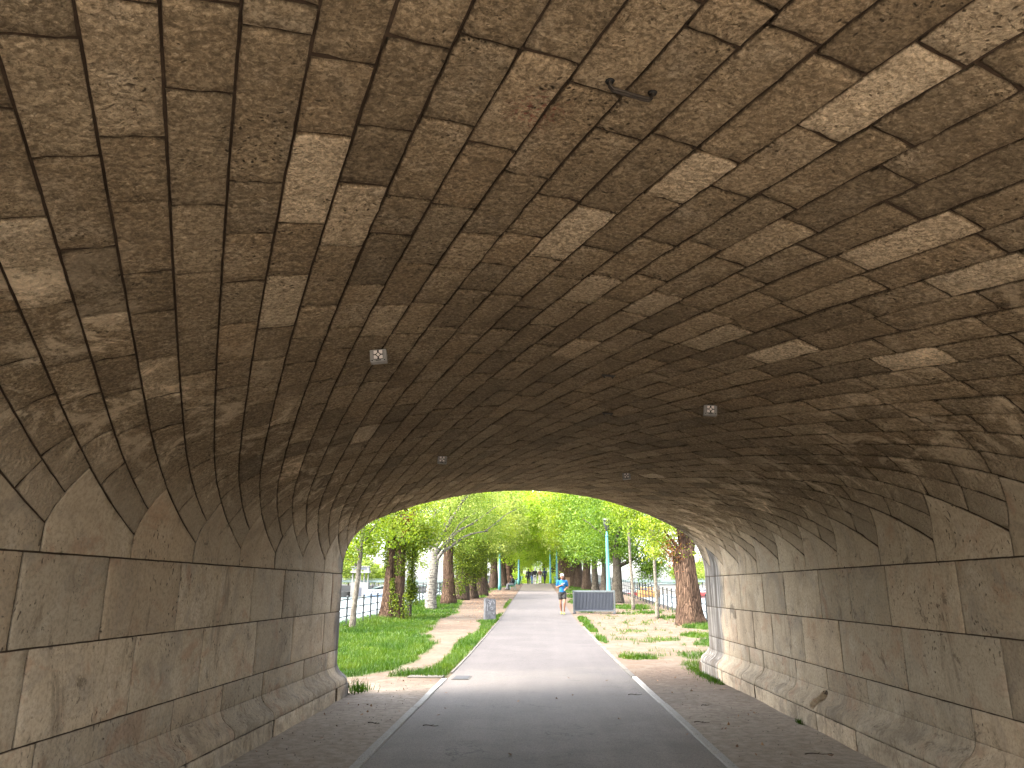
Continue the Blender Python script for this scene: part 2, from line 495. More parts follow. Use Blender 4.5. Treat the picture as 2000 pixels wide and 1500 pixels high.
    vs = t.coord('Object', (1, 1, .06)) if not rough_surface else t.coord('Object', (1, 1, 1))
    run = t.noise(vs, 9.5, 5, .65, .2)
    right = t.mrange(xs, 1.2, 2.6)
    wdt = t.math('ADD', t.math('MULTIPLY', right, 1.05 if not rough_surface else .75), .42 if not rough_surface else .12)
    em = t.math('SUBTRACT', t.math('ADD', wdt, t.math('MULTIPLY', t.math('SUBTRACT', t.noise(v, 1.6, 4), .5), .9)), edge)
    em = t.mrange(em, -.12, .18)
    runc = t.ramp(run, [(.30, (.015, .015, .017)), (.46, (.042, .041, .042)), (.57, (.12, .116, .112)), (.65, (.30, .29, .275)), (.72, (.06, .056, .052))] if not rough_surface else
                [(.30, (.035, .028, .020)), (.46, (.07, .056, .036)), (.58, (.16, .13, .09)), (.68, (.30, .26, .20)), (.76, (.09, .075, .05))])
    col = t.mix(t.math('MULTIPLY', em, .86 if not rough_surface else .75), col, runc)
    if not rough_surface:
        gm_ = t.math('MULTIPLY', t.mrange(zz, .05, .75, 1, 0), t.mrange(t.noise(v, 2.8, 6, .75, 1.0), .46, .62)); col = t.mix(t.math('MULTIPLY', gm_, .5), col, (.13, .10, .07))
    # brightness per stone
    br = t.math('MULTIPLY', sp[0], 2.0)
    hs = t.n('ShaderNodeVectorMath', operation='SCALE'); t.l(col, hs.inputs[0]); t.l(br, hs.inputs['Scale'])
    # bump
    if rough_surface:
        h1 = t.noise(vv, 24, 7, .72, .7); h2 = t.noise(vv, 70, 3, .6)
        hv = t.voro(dist.outputs[0], 34)
        h = t.math('ADD', t.math('MULTIPLY', h1, 1.0), t.math('MULTIPLY', h2, .25))
        h = t.math('ADD', h, t.math('MULTIPLY', hv, .35))
        h = t.math('SUBTRACT', h, t.math('MULTIPLY', pits, .6))
        nrm = t.bump(h, 1.0, .042)
    else:
        h = t.math('ADD', t.math('MULTIPLY', mid, .28), t.math('MULTIPLY', fine, .26)); h = t.math('ADD', h, t.math('MULTIPLY', t.noise(vv, 95, 3, .7), .12))
        h = t.math('SUBTRACT', h, t.math('MULTIPLY', pits, .9))
        nrm = t.bump(h, .7, .014)
    return t.done(hs.outputs[0], .92, nrm, .2)

VB = (.30, .205, .115)
M_vault = stone_mat('vault_stone', (.46, .348, .215), (.32, .232, .137), (.55, .44, .305), True, vault_dim=.18)
M_wall = stone_mat('ashlar_stone', (.46, .375, .265), (.35, .270, .18), (.52, .44, .335), False)
t = NT('lime_mortar'); v = t.coord(); f = t.noise(v, 25, 5, .7)
M_mortar = t.done(t.mix(f, (.026, .018, .012), (.085, .058, .038)), .95, t.bump(f, .8, .01), .1)
t = NT('facade_stone'); v = t.coord(); f = t.noise(v, 3, 6, .7)
M_fac = t.done(t.mix(f, (.22, .19, .15), (.42, .37, .3)), .9, t.bump(f, .5, .02), .2)

bridge = empty('stone_bridge', (XC, 5, 0), 0, 'skewed stone arch bridge of worn brown ashlar vaulted over the footpath', 'bridge')
def bpart(name, me, mat):
    o = obj(name, me, mat, bridge); o.location = (-XC, -5, 0)
    return o
# Object texture space: keep coordinates in world metres by baking the offset into the mesh and origin
def bpart(name, me, mat):
    o = obj(name, me, mat); o.parent = bridge; o.matrix_parent_inverse = Matrix.Translation((-XC, -5, 0)); return o
bpart('vault', vault.mesh('vault'), M_vault)
for sd in (-1, 1):
    bpart('impost_course', imp[sd].mesh('impost_course', flip=sd > 0), M_wall)
    bpart('side_wall', wall[sd].mesh('side_wall', flip=sd < 0), M_wall)
    bpart('plinth', plinth[sd].mesh('plinth', flip=sd < 0), M_wall)

# mortar backing: one sheet behind every joint
ss = np.concatenate([np.linspace(-SA-1.35, -SA, 8)[:-1], np.linspace(-SA, SA, 121), np.linspace(SA, SA+1.35, 8)[1:]])
ny = 90
u = np.linspace(0, 1, ny)
Xs, Zs = prof(ss, -.012)
yn, yf = yface(Xs, NEAR), yface(Xs)
S2 = np.repeat(ss[:, None], ny, 1); Y2 = yn[:, None]*(1-u) + yf[:, None]*u
X2, _ = prof(S2); _, d2 = clampY(X2, Y2)
Xb, Zb = prof(S2, flare(d2, X2) - .010)
Vm = np.stack([Xb, Y2, Zb], -1).reshape(-1, 3); idx = np.arange(len(ss)*ny).reshape(len(ss), ny)
Fm = np.stack([idx[:-1, :-1], idx[1:, :-1], idx[1:, 1:], idx[:-1, 1:]], -1).reshape(-1, 4)
mo = bpart('mortar_bed', mesh_from('mortar_bed', Vm, Fm, True), M_mortar)
mb = MB()
for sd in (-1, 1):
    Xw = XC + sd*HW; a = float(yface(Xw, NEAR)); b = float(yface(Xw))
    mb.box((Xw - sd*(PRO - .055), (a+b)/2, .03), (.06, b-a-.1, .24))
bpart('plinth_core', mb.mesh('plinth_core'), M_mortar)
# facades and the deck that keep the daylight out
def facade(off, sgn):
    sF = np.concatenate([[-SA-1.6], np.linspace(-SA, SA, 81), [SA+1.6]])
    dx, dz = prof(sF, -.145)
    xx = dx; W = 8.5
    out = []
    for x, z in zip(dx, dz):
        if z < 1.75: out.append((-W if x < XC else W, z))
        else:
            q = (x - XC) / HW; out.append((np.clip(XC + q*9.2, -W, W), 4.2 if abs(q) < .985 else 3.5))
    V = []
    for (x, z), (xo, zo) in zip(zip(dx, dz), out):
        V.append((x, float(yface(x, off)) , z)); V.append((xo, float(yface(xo, off)), zo))
        V.append((xo, float(yface(xo, off)) - sgn*.5, zo))
    F = []
    for i in range(len(dx)-1):
        F.append([3*i, 3*i+3, 3*i+4, 3*i+1]); F.append([3*i+1, 3*i+4, 3*i+5, 3*i+2])
    return mesh_from('facade', V, F)
bpart('facade', facade(0.0, 1), M_fac); bpart('facade', facade(NEAR, -1), M_fac)
def skew_box(x0, x1, a, b, z0, z1):
    V = []
    for z in (z0, z1):
        for x, o in ((x0, a), (x1, a), (x1, b), (x0, b)): V.append((x, float(yface(x, o)), z))
    return V, [[0,3,2,1],[4,5,6,7],[0,1,5,4],[1,2,6,5],[2,3,7,6],[3,0,4,7]]
mb = MB(); mb.add(*skew_box(-30, 30, NEAR-.25, .25, 3.65, 4.3)); mb.add(*skew_box(-30, 30, -.3, .1, 4.3, 5.1)); mb.add(*skew_box(-30, 30, NEAR-.1, NEAR+.3, 4.3, 5.1))
bpart('deck', mb.mesh('deck'), M_fac)
mb = MB()
mb.add(*skew_box(-8.4, XC-HW-.35, NEAR+.05, -.05, -.2, 3.64)); mb.add(*skew_box(XC+HW+.35, 8.4, NEAR+.05, -.05, -.2, 3.64))
bpart('abutment', mb.mesh('abutment'), M_fac)

# ------------------------------------------------------------------ ground
GY = np.array([-80, 16, 21, 33, 45, 68, 88, 95, 110, 400.]); GZ = np.array([0, 0, .04, .21, .58, 1.26, 1.90, 2.02, 2.05, 2.05])
_yy = np.linspace(-80, 400, 4801); _zz = np.interp(_yy, GY, GZ); _k = np.ones(61)/61
_zz = np.concatenate([_zz[:30], np.convolve(_zz, _k, 'valid'), _zz[-30:]])
def gz(Y): return np.interp(Y, _yy, _zz)
def bumpz(X, Y):
    off = sstep(1.75, 2.4, np.abs(np.asarray(X) - .05))
    return off * (.05*(fbm(np.asarray(X)*.7, np.asarray(Y)*.7, 3) - .5) + .012*(fbm(np.asarray(X)*5, np.asarray(Y)*5, 2)-.5))
LEDGE = ([13.4, 13.8, 15, 16.5, 18.1, 20.7, 25, 32, 38, 45, 55, 62], [-3.4, -3.1, -2.7, -2.64, -2.59, -2.72, -3.6, -4.0, -3.85, -4.4, -5.0, -6.0])
LSTRIP = ([13.55, 13.8, 14.3, 15, 18, 20.7, 22, 26.6, 31.3, 36, 40], [-1.6, -2.62, -2.45, -2.03, -2.02, -2.2, -2.26, -1.95, -2.3, -1.75, -1.6])
def gmask(X, Y):
    X = np.asarray(X, float); Y = np.asarray(Y, float)
    wob = .55*(fbm(X*1.3+4, Y*.9, 3)-.5)
    le = np.interp(Y, *LEDGE) + wob*1.1
    m = sstep(-.12, .15, le - X) * sstep(13.35, 13.75, Y + wob) * sstep(62, 50, Y)
    ls = np.interp(Y, *LSTRIP) + wob*.5
    m2 = sstep(-.05, .12, X - ls) * sstep(-1.56, -1.66, X) * sstep(13.5, 13.75, Y+wob*.5) * sstep(40, 34, Y)
    m = np.maximum(m, m2)
    # thin worn patches in the lawn
    m = m * (1 - .8*sstep(.60, .72, fbm(X*.8+9, Y*.6+3, 3)) * sstep(-5.0, -3.6, X) * sstep(16, 22, Y))
    # far side patches
    pr = 0
    def blob(x, y, rx, ry): 
        q = ((X-x)/rx)**2 + ((Y-y)/ry)**2 + 1.6*(fbm(X*3, Y*2.2, 3)-.5); return sstep(1.1, .75, q)
    for b in ((2.25, 17.4, .42, .45), (3.25, 15.9, .3, .8), (4.4, 17.6, 1.2, .9), (5.6, 21.0, 1.3, 2.0), (5.0, 24.0, .6, .8), (5.9, 28.0, .7, 1.2), (3.6, 22.6, .5, .5), (3.3, 26.2, .45, .5),
              (1.85, 22.8, .14, 1.4), (1.88, 27.5, .2, 2.4), (1.93, 32.0, .22, 2.6), (5.6, 34.0, .45, .7), (4.3, 36.6, .6, 1.0), (5.4, 37.5, .7, .8), (4.9, 42, 1.1, 2.2),
              (2.4, 40, .45, 3.0), (2.9, 47, .9, 4.5), (3.3, 56, 1.2, 5), (3.6, 66, 1.3, 6), (3.4, 78, 1.2, 6), (-4.3, 73, .9, 4.0), (-3.2, 80, .8, 4.0), (-4.6, 64, .9, 3.0), (-5.6, 66, .8, 5.0), (-4.2, 55, .7, 2.0),
              (-1.9, 31.4, .5, .9), (-1.7, 46, .15, 5.0)):
        pr = np.maximum(pr, blob(*b)*(.6 if 3.0 < b[0] < 5 and b[1] < 38 else 1))
    sp = sstep(.64, .70, fbm(X*2.6+20, Y*2.0, 3)) * sstep(1.9, 2.4, X) * sstep(16.5, 18, Y) * sstep(70, 55, Y) * .45
    foot = sstep(XC-HW+PRO+.02, XC-HW+PRO+.08, X)*0
    return np.clip(np.maximum(np.maximum(m, pr * (np.abs(X - .05) > 1.66)), sp), 0, 1)

xs = np.unique(np.concatenate([np.linspace(-7.6, 7.6, 153)]))
ys = np.concatenate([np.linspace(-80, -8, 30), np.linspace(-7.5, 12, 60), np.arange(12.1, 40, .12), np.arange(40, 95, .4), np.linspace(95, 400, 60)])
XX, YY = np.meshgrid(xs, ys, indexing='ij')
ZZ = gz(YY) + bumpz(XX, YY) - .012*sstep(1.75, 1.72, np.abs(XX-.05)) - .4*sstep(7.3, 7.6, np.abs(XX))
gm = gmask(XX, YY)
idx = np.arange(XX.size).reshape(XX.shape)
Fg = np.stack([idx[:-1, :-1], idx[1:, :-1], idx[1:, 1:], idx[:-1, 1:]], -1).reshape(-1, 4)
gme = mesh_from('ground', np.stack([XX, YY, ZZ], -1).reshape(-1, 3), Fg, True, {'grass': ('FLOAT', 'POINT', gm.ravel())})
t = NT('trodden_earth'); v = t.coord()
sx = t.n('ShaderNodeSeparateXYZ'); t.l(v, sx.inputs[0])
n1 = t.noise(v, 1.3, 6, .65, .5); n2 = t.noise(v, 9, 6, .7, .3); n3 = t.noise(v, 70, 4, .7)
outside = t.mrange(t.math('ADD', sx.outputs['Y'], t.math('MULTIPLY', n1, 4.0)), 10.8, 16.0)  # earth painted paler under the arch, darker outside, to even out the daylight
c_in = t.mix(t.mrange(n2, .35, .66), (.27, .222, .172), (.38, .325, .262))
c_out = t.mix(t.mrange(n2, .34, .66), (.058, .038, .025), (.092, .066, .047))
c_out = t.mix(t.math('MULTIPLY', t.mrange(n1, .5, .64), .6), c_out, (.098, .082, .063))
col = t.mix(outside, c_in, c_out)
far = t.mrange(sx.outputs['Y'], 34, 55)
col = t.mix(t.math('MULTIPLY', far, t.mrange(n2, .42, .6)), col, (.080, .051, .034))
col = t.mix(t.math('MULTIPLY', t.mrange(n3, .56, .68), .55), col, (.045, .033, .022))
peb = t.mrange(t.voro(v, 55), .10, .2, 1, 0)
col = t.mix(t.math('MULTIPLY', peb, .3), col, (.16, .138, .112))
ga = t.attr('grass', 'Fac')
gcol = t.mix(n2, (.02, .035, .008), (.05, .07, .016))
col = t.mix(t.math('MULTIPLY', ga, t.mrange(n3, .30, .5)), col, gcol)
# low wheel and foot marks run along the path
vr = t.coord('Object', (1, .12, 1), (0, 0, .25)); rut = t.noise(vr, 9, 4, .6, .4)
h = t.math('ADD', t.math('ADD', t.math('MULTIPLY', n2, .8), t.math('MULTIPLY', n3, .25)), t.math('MULTIPLY', rut, .6))
M_ground = t.done(col, .95, t.bump(h, .35, .014), .15)
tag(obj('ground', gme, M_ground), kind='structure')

# path, edging
def ribbon(name, x0, x1, y0, y1, dz, step=.5, nx=2, th=0.0, wob=0.0):
    ys_ = np.arange(y0, y1 + step/2, step); xs_ = np.linspace(0, 1, nx)
    V = []
    for yv in ys_:
        w0 = wob*(vnoise(yv*1.7, x0*9)-.5) if wob else 0; w1 = wob*(vnoise(yv*1.7, x1*9+3)-.5) if wob else 0
        for q in xs_: V.append((x0+w0 + (x1+w1-x0-w0)*q, yv, float(gz(yv)) + dz))
    ny_ = len(ys_); idx = np.arange(ny_*nx).reshape(ny_, nx)
    F = np.stack([idx[:-1, :-1], idx[:-1, 1:], idx[1:, 1:], idx[1:, :-1]], -1).reshape(-1, 4)
    F = [list(f) for f in F]
    if th:
        n0 = len(V); V2 = [(a, b, c-th) for a, b, c in V]; V = V + V2
        for i in range(ny_-1):
            F.append([int(idx[i, 0]), int(idx[i+1, 0]), n0+int(idx[i+1, 0]), n0+int(idx[i, 0])])
            F.append([int(idx[i+1, -1]), int(idx[i, -1]), n0+int(idx[i, -1]), n0+int(idx[i+1, -1])])
    return mesh_from(name, V, F, False)
PL, PR_ = -1.53, 1.63
t = NT('worn_asphalt'); v = t.coord(); sx = t.n('ShaderNodeSeparateXYZ'); t.l(v, sx.inputs[0])
n1 = t.noise(v, .8, 5, .6, .3); n2 = t.noise(v, 120, 4, .75); n3 = t.noise(v, 14, 5, .65)
vs = t.coord('Object', (1, .06, 1)); lane = t.noise(vs, 3.5, 4, .6)
grad = t.mrange(t.math('ADD', sx.outputs['Y'], t.math('MULTIPLY', n1, 5)), 11.2, 18.8)  # asphalt painted paler inside the arch to soften the drop in daylight
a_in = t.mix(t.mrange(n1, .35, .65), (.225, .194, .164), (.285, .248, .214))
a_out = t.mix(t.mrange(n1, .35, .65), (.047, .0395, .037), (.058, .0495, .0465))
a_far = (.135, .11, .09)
col = t.mix(grad, a_in, a_out); col = t.mix(t.mrange(sx.outputs['Y'], 26, 52), col, (.088, .075, .071)); col = t.mix(t.mrange(sx.outputs['Y'], 66, 70), col, a_far)  # colour rises again further out to make up for canopy shade
br = t.math('ADD', 1.0, t.math('MULTIPLY', t.mrange(lane, .42, .62), .06))
br = t.math('ADD', br, t.math('MULTIPLY', t.mrange(t.voro(v, 90), .1, .22, 1, 0), .55))
br = t.math('SUBTRACT', br, t.math('MULTIPLY', t.mrange(n2, .40, .62, 1, 0), .42))
br = t.math('SUBTRACT', br, t.math('MULTIPLY', t.mrange(n3, .56, .70), .16))
cr = t.n('ShaderNodeTexVoronoi', feature='DISTANCE_TO_EDGE'); cr.inputs['Scale'].default_value = .55
wv = t.n('ShaderNodeVectorMath', operation='ADD'); nzc = t.n('ShaderNodeTexNoise'); nzc.inputs['Scale'].default_value = 3.0; nzc.inputs['Detail'].default_value = 6; t.l(v, nzc.inputs['Vector']); t.l(v, wv.inputs[0]); t.l(nzc.outputs['Color'], wv.inputs[1]); t.l(wv.outputs[0], cr.inputs['Vector'])
br = t.math('SUBTRACT', br, t.math('MULTIPLY', t.mrange(cr.outputs['Distance'], 0, .012, 1, 0), t.math('MULTIPLY', t.mrange(t.noise(v, .9, 3), .52, .6), .3)))
br = t.math('SUBTRACT', br, t.math('MULTIPLY', t.mrange(t.voro(v, 7), .05, .08, 1, 0), t.math('MULTIPLY', t.mrange(t.noise(v, 3.3, 3), .56, .62), .5)))
# darker damp or oily patches and a few trodden spots
br = t.math('SUBTRACT', br, t.math('MULTIPLY', t.mrange(t.noise(v, 2.1, 5, .6, .8), .60, .70), .12))
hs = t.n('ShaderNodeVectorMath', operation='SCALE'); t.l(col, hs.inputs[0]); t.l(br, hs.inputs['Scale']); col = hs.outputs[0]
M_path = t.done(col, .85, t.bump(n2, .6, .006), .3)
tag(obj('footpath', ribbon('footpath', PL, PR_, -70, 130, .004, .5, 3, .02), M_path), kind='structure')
t = NT('edging_stone'); v = t.coord(); n1 = t.noise(v, 8, 5, .7); n2 = t.noise(v, 90, 3)
ed = t.mix(n1, (.30, .285, .255), (.44, .42, .38)); ed = t.mix(t.mrange(n2, .55, .68), ed, (.14, .125, .11))
M_edge = t.done(ed, .85, t.bump(n1, .5, .01), .2)
def edging(name, x0, x1, y0, y1):
    mb = MB(); y = y0
    while y < y1:
        L = random.uniform(.9, 1.15)
        z = float(gz(y + L/2)); 
        mb.box(((x0+x1)/2 + random.uniform(-.006, .006), y + L/2, z - .034 + random.uniform(0, .004)), (x1-x0, L-.012, .10))
        y += L
    me = mb.mesh(name); bevel_mesh(me, .006); return me
tag(obj('path_edging', edging('path_edging', PL-.095, PL-.006, -20, 13.3), M_edge), kind='structure')
t = NT('edging_dimmed_outside'); v = t.coord(); n1 = t.noise(v, 8, 5, .7)
M_kerb = t.done(t.mix(n1, (.065, .058, .051), (.10, .092, .08)), .85, t.bump(n1, .5, .01), .2)  # edging colour darkened to hold back the bright daylight outside the arch
tag(obj('path_edging', edging('path_edging', PR_+.006, PR_+.092, -20, 13.5), M_edge), kind='structure')
tag(obj('path_edging', edging('path_edging', PR_+.006, PR_+.085, 13.9, 27), M_kerb), kind='structure')
tag(obj('path_edging', edging('path_edging', PL-.05, PL-.005, 14.4, 92), M_kerb), kind='structure')

# quay walls, water, far banks
t = NT('quay_stone'); v = t.coord(); n1 = t.noise(v, .8, 5)
M_quay = t.done(t.mix(n1, (.07, .064, .055), (.12, .112, .098)), .9, None, .2)
mb = MB(); mb.box((-7.85, 160, -1.9), (.5, 480, 3.6)); mb.box((7.85, 160, -1.9), (.5, 480, 3.6)); 
tag(obj('quay_wall', mb.mesh('quay_wall'), M_quay), kind='structure')
t = NT('river_water'); v = t.coord('Object', (1, .35, 1)); n1 = t.noise(v, .9, 5, .6, .4); n2 = t.noise(v, .05, 3)
M_water = t.done(t.mix(n2, (.045, .060, .058), (.07, .085, .08)), .35, t.bump(n1, .35, .25), .12)
mb = MB(); mb.add([(-160, -120, -3.2), (160, -120, -3.2), (160, 900, -3.2), (-160, 900, -3.2)], [[0, 1, 2, 3]])
tag(obj('river', mb.mesh('river'), M_water), kind='structure')
mb = MB()
mb.box((-112, 390, -1.9), (20, 1100, 2.8)); mb.box((-126, 390, -.2), (30, 1100, 6.0))
mb.box((112, 390, -1.9), (20, 1100, 2.8)); mb.box((126, 390, -.2), (30, 1100, 6.0))
mb.box((0, 940, -.6), (500, 60, 5.0))
tag(obj('far_bank', mb.mesh('far_bank'), M_quay), kind='structure')
mb = MB(); mb.add([(-900, -900, -3.6), (900, -900, -3.6), (900, 1800, -3.6), (-900, 1800, -3.6)], [[0, 1, 2, 3]])
tag(obj('terrain', mb.mesh('terrain'), M_quay), kind='structure')
# ------------------------------------------------------------------ vegetation
def leaf_mat(name, c0, c1, c2, trans=.45):
    t = NT(name)
    sp = t.sep(t.attr('leaf'))
    col = t.ramp(sp[0], [(0, c0), (.5, c1), (1, c2)])
    t.N.remove(t.b)
    d = t.n('ShaderNodeBsdfDiffuse'); tr = t.n('ShaderNodeBsdfTranslucent'); g = t.n('ShaderNodeBsdfGlossy'); g.inputs['Roughness'].default_value = .45
    m1 = t.n('ShaderNodeMixShader'); m1.inputs[0].default_value = trans
    m2 = t.n('ShaderNodeMixShader'); m2.inputs[0].default_value = .015
    hs = t.n('ShaderNodeHueSaturation'); hs.inputs['Value'].default_value = 1.25; hs.inputs['Saturation'].default_value = 1.1; t.l(col, hs.inputs['Color'])
    t.l(col, d.inputs['Color']); t.l(hs.outputs[0], tr.inputs['Color']); g.inputs['Color'].default_value = (.8, .85, .8, 1)
    t.l(d.outputs[0], m1.inputs[1]); t.l(tr.outputs[0], m1.inputs[2]); t.l(m1.outputs[0], m2.inputs[1]); t.l(g.outputs[0], m2.inputs[2])
    t.l(m2.outputs[0], t.out.inputs['Surface']); return t.m
M_leaf = leaf_mat('leaf_lime', (.066, .112, .009), (.130, .188, .018), (.235, .262, .035), .55)
M_leaf_dark = leaf_mat('leaf_green', (.034, .075, .007), (.070, .125, .012), (.13, .18, .022))
M_leaf_sun = leaf_mat('leaf_yellow', (.11, .185, .016), (.20, .285, .032), (.30, .37, .06), .62)
M_leaf_pale = leaf_mat('leaf_pale', (.10, .145, .022), (.16, .21, .038), (.25, .28, .07), .55)
M_leaf_rust = leaf_mat('leaf_rust', (.10, .035, .010), (.15, .055, .018), (.18, .095, .03))
M_ivy = leaf_mat('ivy_leaf', (.026, .046, .004), (.066, .096, .008), (.14, .165, .016), .4)
M_grass = leaf_mat('grass_blade', (.014, .040, .003), (.032, .070, .004), (.065, .098, .009), .35)
def bark(name, a, b, sc=(9, 9, 1.1), strength=1.0, marks=False):
    t = NT(name); v = t.coord('Object', sc); n1 = t.noise(v, 1.6, 6, .68, .8); v2 = t.coord(); n2 = t.noise(v2, 2.2, 4)
    vo = t.voro(v, 2.0, 'DISTANCE_TO_EDGE')
    col = t.mix(t.mrange(n1, .32, .66), a, b)
    if not marks: col = t.mix(t.math('MULTIPLY', t.mrange(vo, .0, .14, 1, 0), .75), col, tuple(q*.4 for q in a))
    col = t.mix(t.math('MULTIPLY', t.mrange(n2, .48, .66), .35), col, tuple(q*.7 for q in b))
    if marks:
        v3 = t.coord('Object', (5, 5, 22)); m = t.mrange(t.noise(v3, 1.0, 3, .6), .52, .57)
        col = t.mix(m, col, (.035, .032, .03))
    h = t.math('ADD', n1, t.math('MULTIPLY', t.mrange(vo, 0, .2), .6))
    return t.done(col, .95, t.bump(h, strength, .05), .1)
M_bark = bark('furrowed_bark', (.025, .016, .011), (.078, .055, .039))
M_bark_red = bark('ruddy_bark', (.028, .016, .011), (.094, .060, .039), (7, 7, .9))
M_bark_grey = bark('grey_bark', (.028, .023, .017), (.078, .067, .052), (9, 9, 2), .6)
M_bark_pale = bark('pale_young_bark', (.075, .064, .050), (.155, .138, .110), (12, 12, 3), .4)
M_bark_white = bark('white_bark', (.085, .078, .066), (.155, .142, .122), (5, 5, 9), .3, True)

def leaves(P, size, nrm_bias=None, seed=0, shade=None, aspect=.62):
    """leaf diamonds at points P -> V, F, colour"""
    q = np.random.default_rng(seed); n = len(P)
    a = q.normal(size=(n, 3)); a /= np.linalg.norm(a, axis=1)[:, None]
    nn = q.normal(size=(n, 3)) + np.array([0, 0, .7]) ; 
    if nrm_bias is not None: nn = nn + nrm_bias
    b = np.cross(nn, a); b /= np.linalg.norm(b, axis=1)[:, None] + 1e-9
    sz = size * q.uniform(.6, 1.35, n)[:, None]
    fold = np.cross(a, b) * sz * q.uniform(-.18, .18, n)[:, None]
    V = np.stack([P - a*sz*.5, P + b*sz*.5*aspect + fold, P + a*sz*.5, P - b*sz*.5*aspect + fold], 1).reshape(-1, 3)
    F = np.arange(4*n, dtype=np.int32).reshape(n, 4)
    c = q.random(n) if shade is None else np.clip(shade + q.normal(0, .2, n), 0, 1)
    C = np.stack([c, q.random(n), q.random(n), np.ones(n)], 1).repeat(4, 0)
    return V, F, C
def leaf_mesh(name, P, size, seed=0, shade=None, bias=None, aspect=.62):
    V, F, C = leaves(P, size, bias, seed, shade, aspect)
    return mesh_from(name, V, F, False, {'leaf': ('FLOAT_COLOR', 'POINT', C)})

def crown_points(nclump, per, rad, centre, seed, clump=.42, hollow=.45, squash=1.0, droop=0.0):
    q = np.random.default_rng(seed)
    d = q.normal(size=(nclump, 3)); d /= np.linalg.norm(d, axis=1)[:, None]
    rr = (hollow + (1-hollow)*q.random(nclump)**.6)[:, None]
    lob = 1 + .28*np.sin(d[:, :1]*5 + seed) * np.cos(d[:, 1:2]*4 + seed*2)
    c = d*rr*lob*np.array(rad) + np.array(centre)
    n = q.integers(int(per*.5), int(per*1.5), nclump)
    cs = clump * q.uniform(.6, 1.4, nclump)
    P = np.repeat(c, n, 0) + q.normal(size=(n.sum(), 3)) * np.repeat(cs, n)[:, None] * np.array([1, 1, .62])
    P[:, 2] -= droop*np.abs(q.normal(size=len(P)))
    sh = np.repeat(q.beta(2, 2, nclump), n)
    return P, sh, c

def trunk_mesh(name, h, r0, r1, seed, lean=(0, 0), flare_=.5, limbs=(), n=14, furrow=.10):
    q = np.random.default_rng(seed); mb = MB()
    m = 14; pts = []; rad = []
    for i in range(m):
        u = i/(m-1); z = -.15 + (h+.15)*u
        pts.append((lean[0]*u + .05*r0*8*(vnoise(u*4, seed)-.5), lean[1]*u + .05*r0*8*(vnoise(u*4+7, seed)-.5), z))
        rad.append((r0 + (r1-r0)*u) * (1 + flare_*math.exp(-max(z, 0)/(.35+r0))))
    fn = lambda i, k, th, p: 1 + furrow*(math.sin(th*5 + seed + p[2]*.4) * .6 + (vnoise(th*4+seed, p[2]*1.5)-.5)*1.5)
    mb.tube(pts, rad, n, True, fn)
    top = np.array(pts[-1])
    for (start, end, ra, rb, sag) in limbs:
        s_ = np.array(start, float); e_ = np.array(end, float); L = []
        for i in range(8):
            u = i/7; p = s_*(1-u) + e_*u
            p = p + np.array([.06, .06, 0])*np.linalg.norm(e_-s_)*np.array([vnoise(u*3+seed, 1)-.5, vnoise(u*3, seed+3)-.5, 0])
            p[2] += sag*math.sin(PI*u)
            L.append(p)
        mb.tube(L, [ra + (rb-ra)*i/7 for i in range(8)], 7)
    return mb.mesh(name, True)

def auto_limbs(h0, r0, centres, seed, k=7, top=None):
    """limbs from the trunk to some of the leaf clumps"""
    q = np.random.default_rng(seed); out = []
    idx = q.choice(len(centres), min(k, len(centres)), replace=False)
    for i in idx:
        e = centres[i]; z = min(h0*q.uniform(.75, 1.0), max(e[2]-.4, h0*.6))
        st = (0, 0, z)
        out.append((st, tuple(e), r0*q.uniform(.28, .5), .012, .15*np.linalg.norm(e)*.3))
    return out

def make_tree(name, label, cat, x, y, trunk, crown=None, ivy=None, group=None, mats=(None, None), rz=0.0, extra=None):
    z = float(gz(y)) + float(bumpz(x, y))
    e = empty(name, (x, y, z), rz, label, cat, group)
    obj('trunk', trunk, mats[0], e)
    if crown is not None: obj('crown', crown, mats[1], e)
    if ivy is not None: obj('ivy', ivy, M_ivy, e)
    return e

def ivy_points(r, z0, z1, n, seed, thick=.12, lean=(0, 0), h=3.0):
    q = np.random.default_rng(seed); th = q.random(n)*2*PI; z = z0 + (z1-z0)*q.random(n)
    keep = fbm(th*1.3 + seed, z*1.1, 3) > .42
    th, z = th[keep], z[keep]; rr = r + np.abs(q.normal(size=len(z)))*thick
    return np.stack([rr*np.cos(th) + lean[0]*z/h, rr*np.sin(th) + lean[1]*z/h, z], 1)

# --- individual trees of the near stretch, waterside to the west
# sapling with a forked thin grey trunk
P, sh, c = crown_points(46, 140, (1.5, 1.5, 1.5), (.1, .2, 4.0), 1, .28, .3)
P = np.concatenate([P, crown_points(10, 96, (.8, .8, .35), (-.1, 0, 2.55), 2, .2)[0]]); sh = np.resize(sh, len(P))
make_tree('young_tree', 'thin pale grey young tree forking above the railing, beside the vault end', 'tree', -6.2, 26.0,
  trunk_mesh('trunk', 4.3, .10, .05, 1, (.25, 0), .25, [((.16, 0, 2.7), (.75, .1, 3.7), .05, .02, .1), ((.14, 0, 2.5), (-.5, .2, 3.3), .045, .02, .1), ((.12, 0, 2.1), (-.7, -.1, 2.5), .03, .012, .05), ((.2, 0, 3.2), (.5, .3, 4.6), .035, .012, .1)] + auto_limbs(4.0, .08, c, 1, 8)),
  leaf_mesh('crown', P, .10, 1, sh), mats=(M_bark_pale, M_leaf))
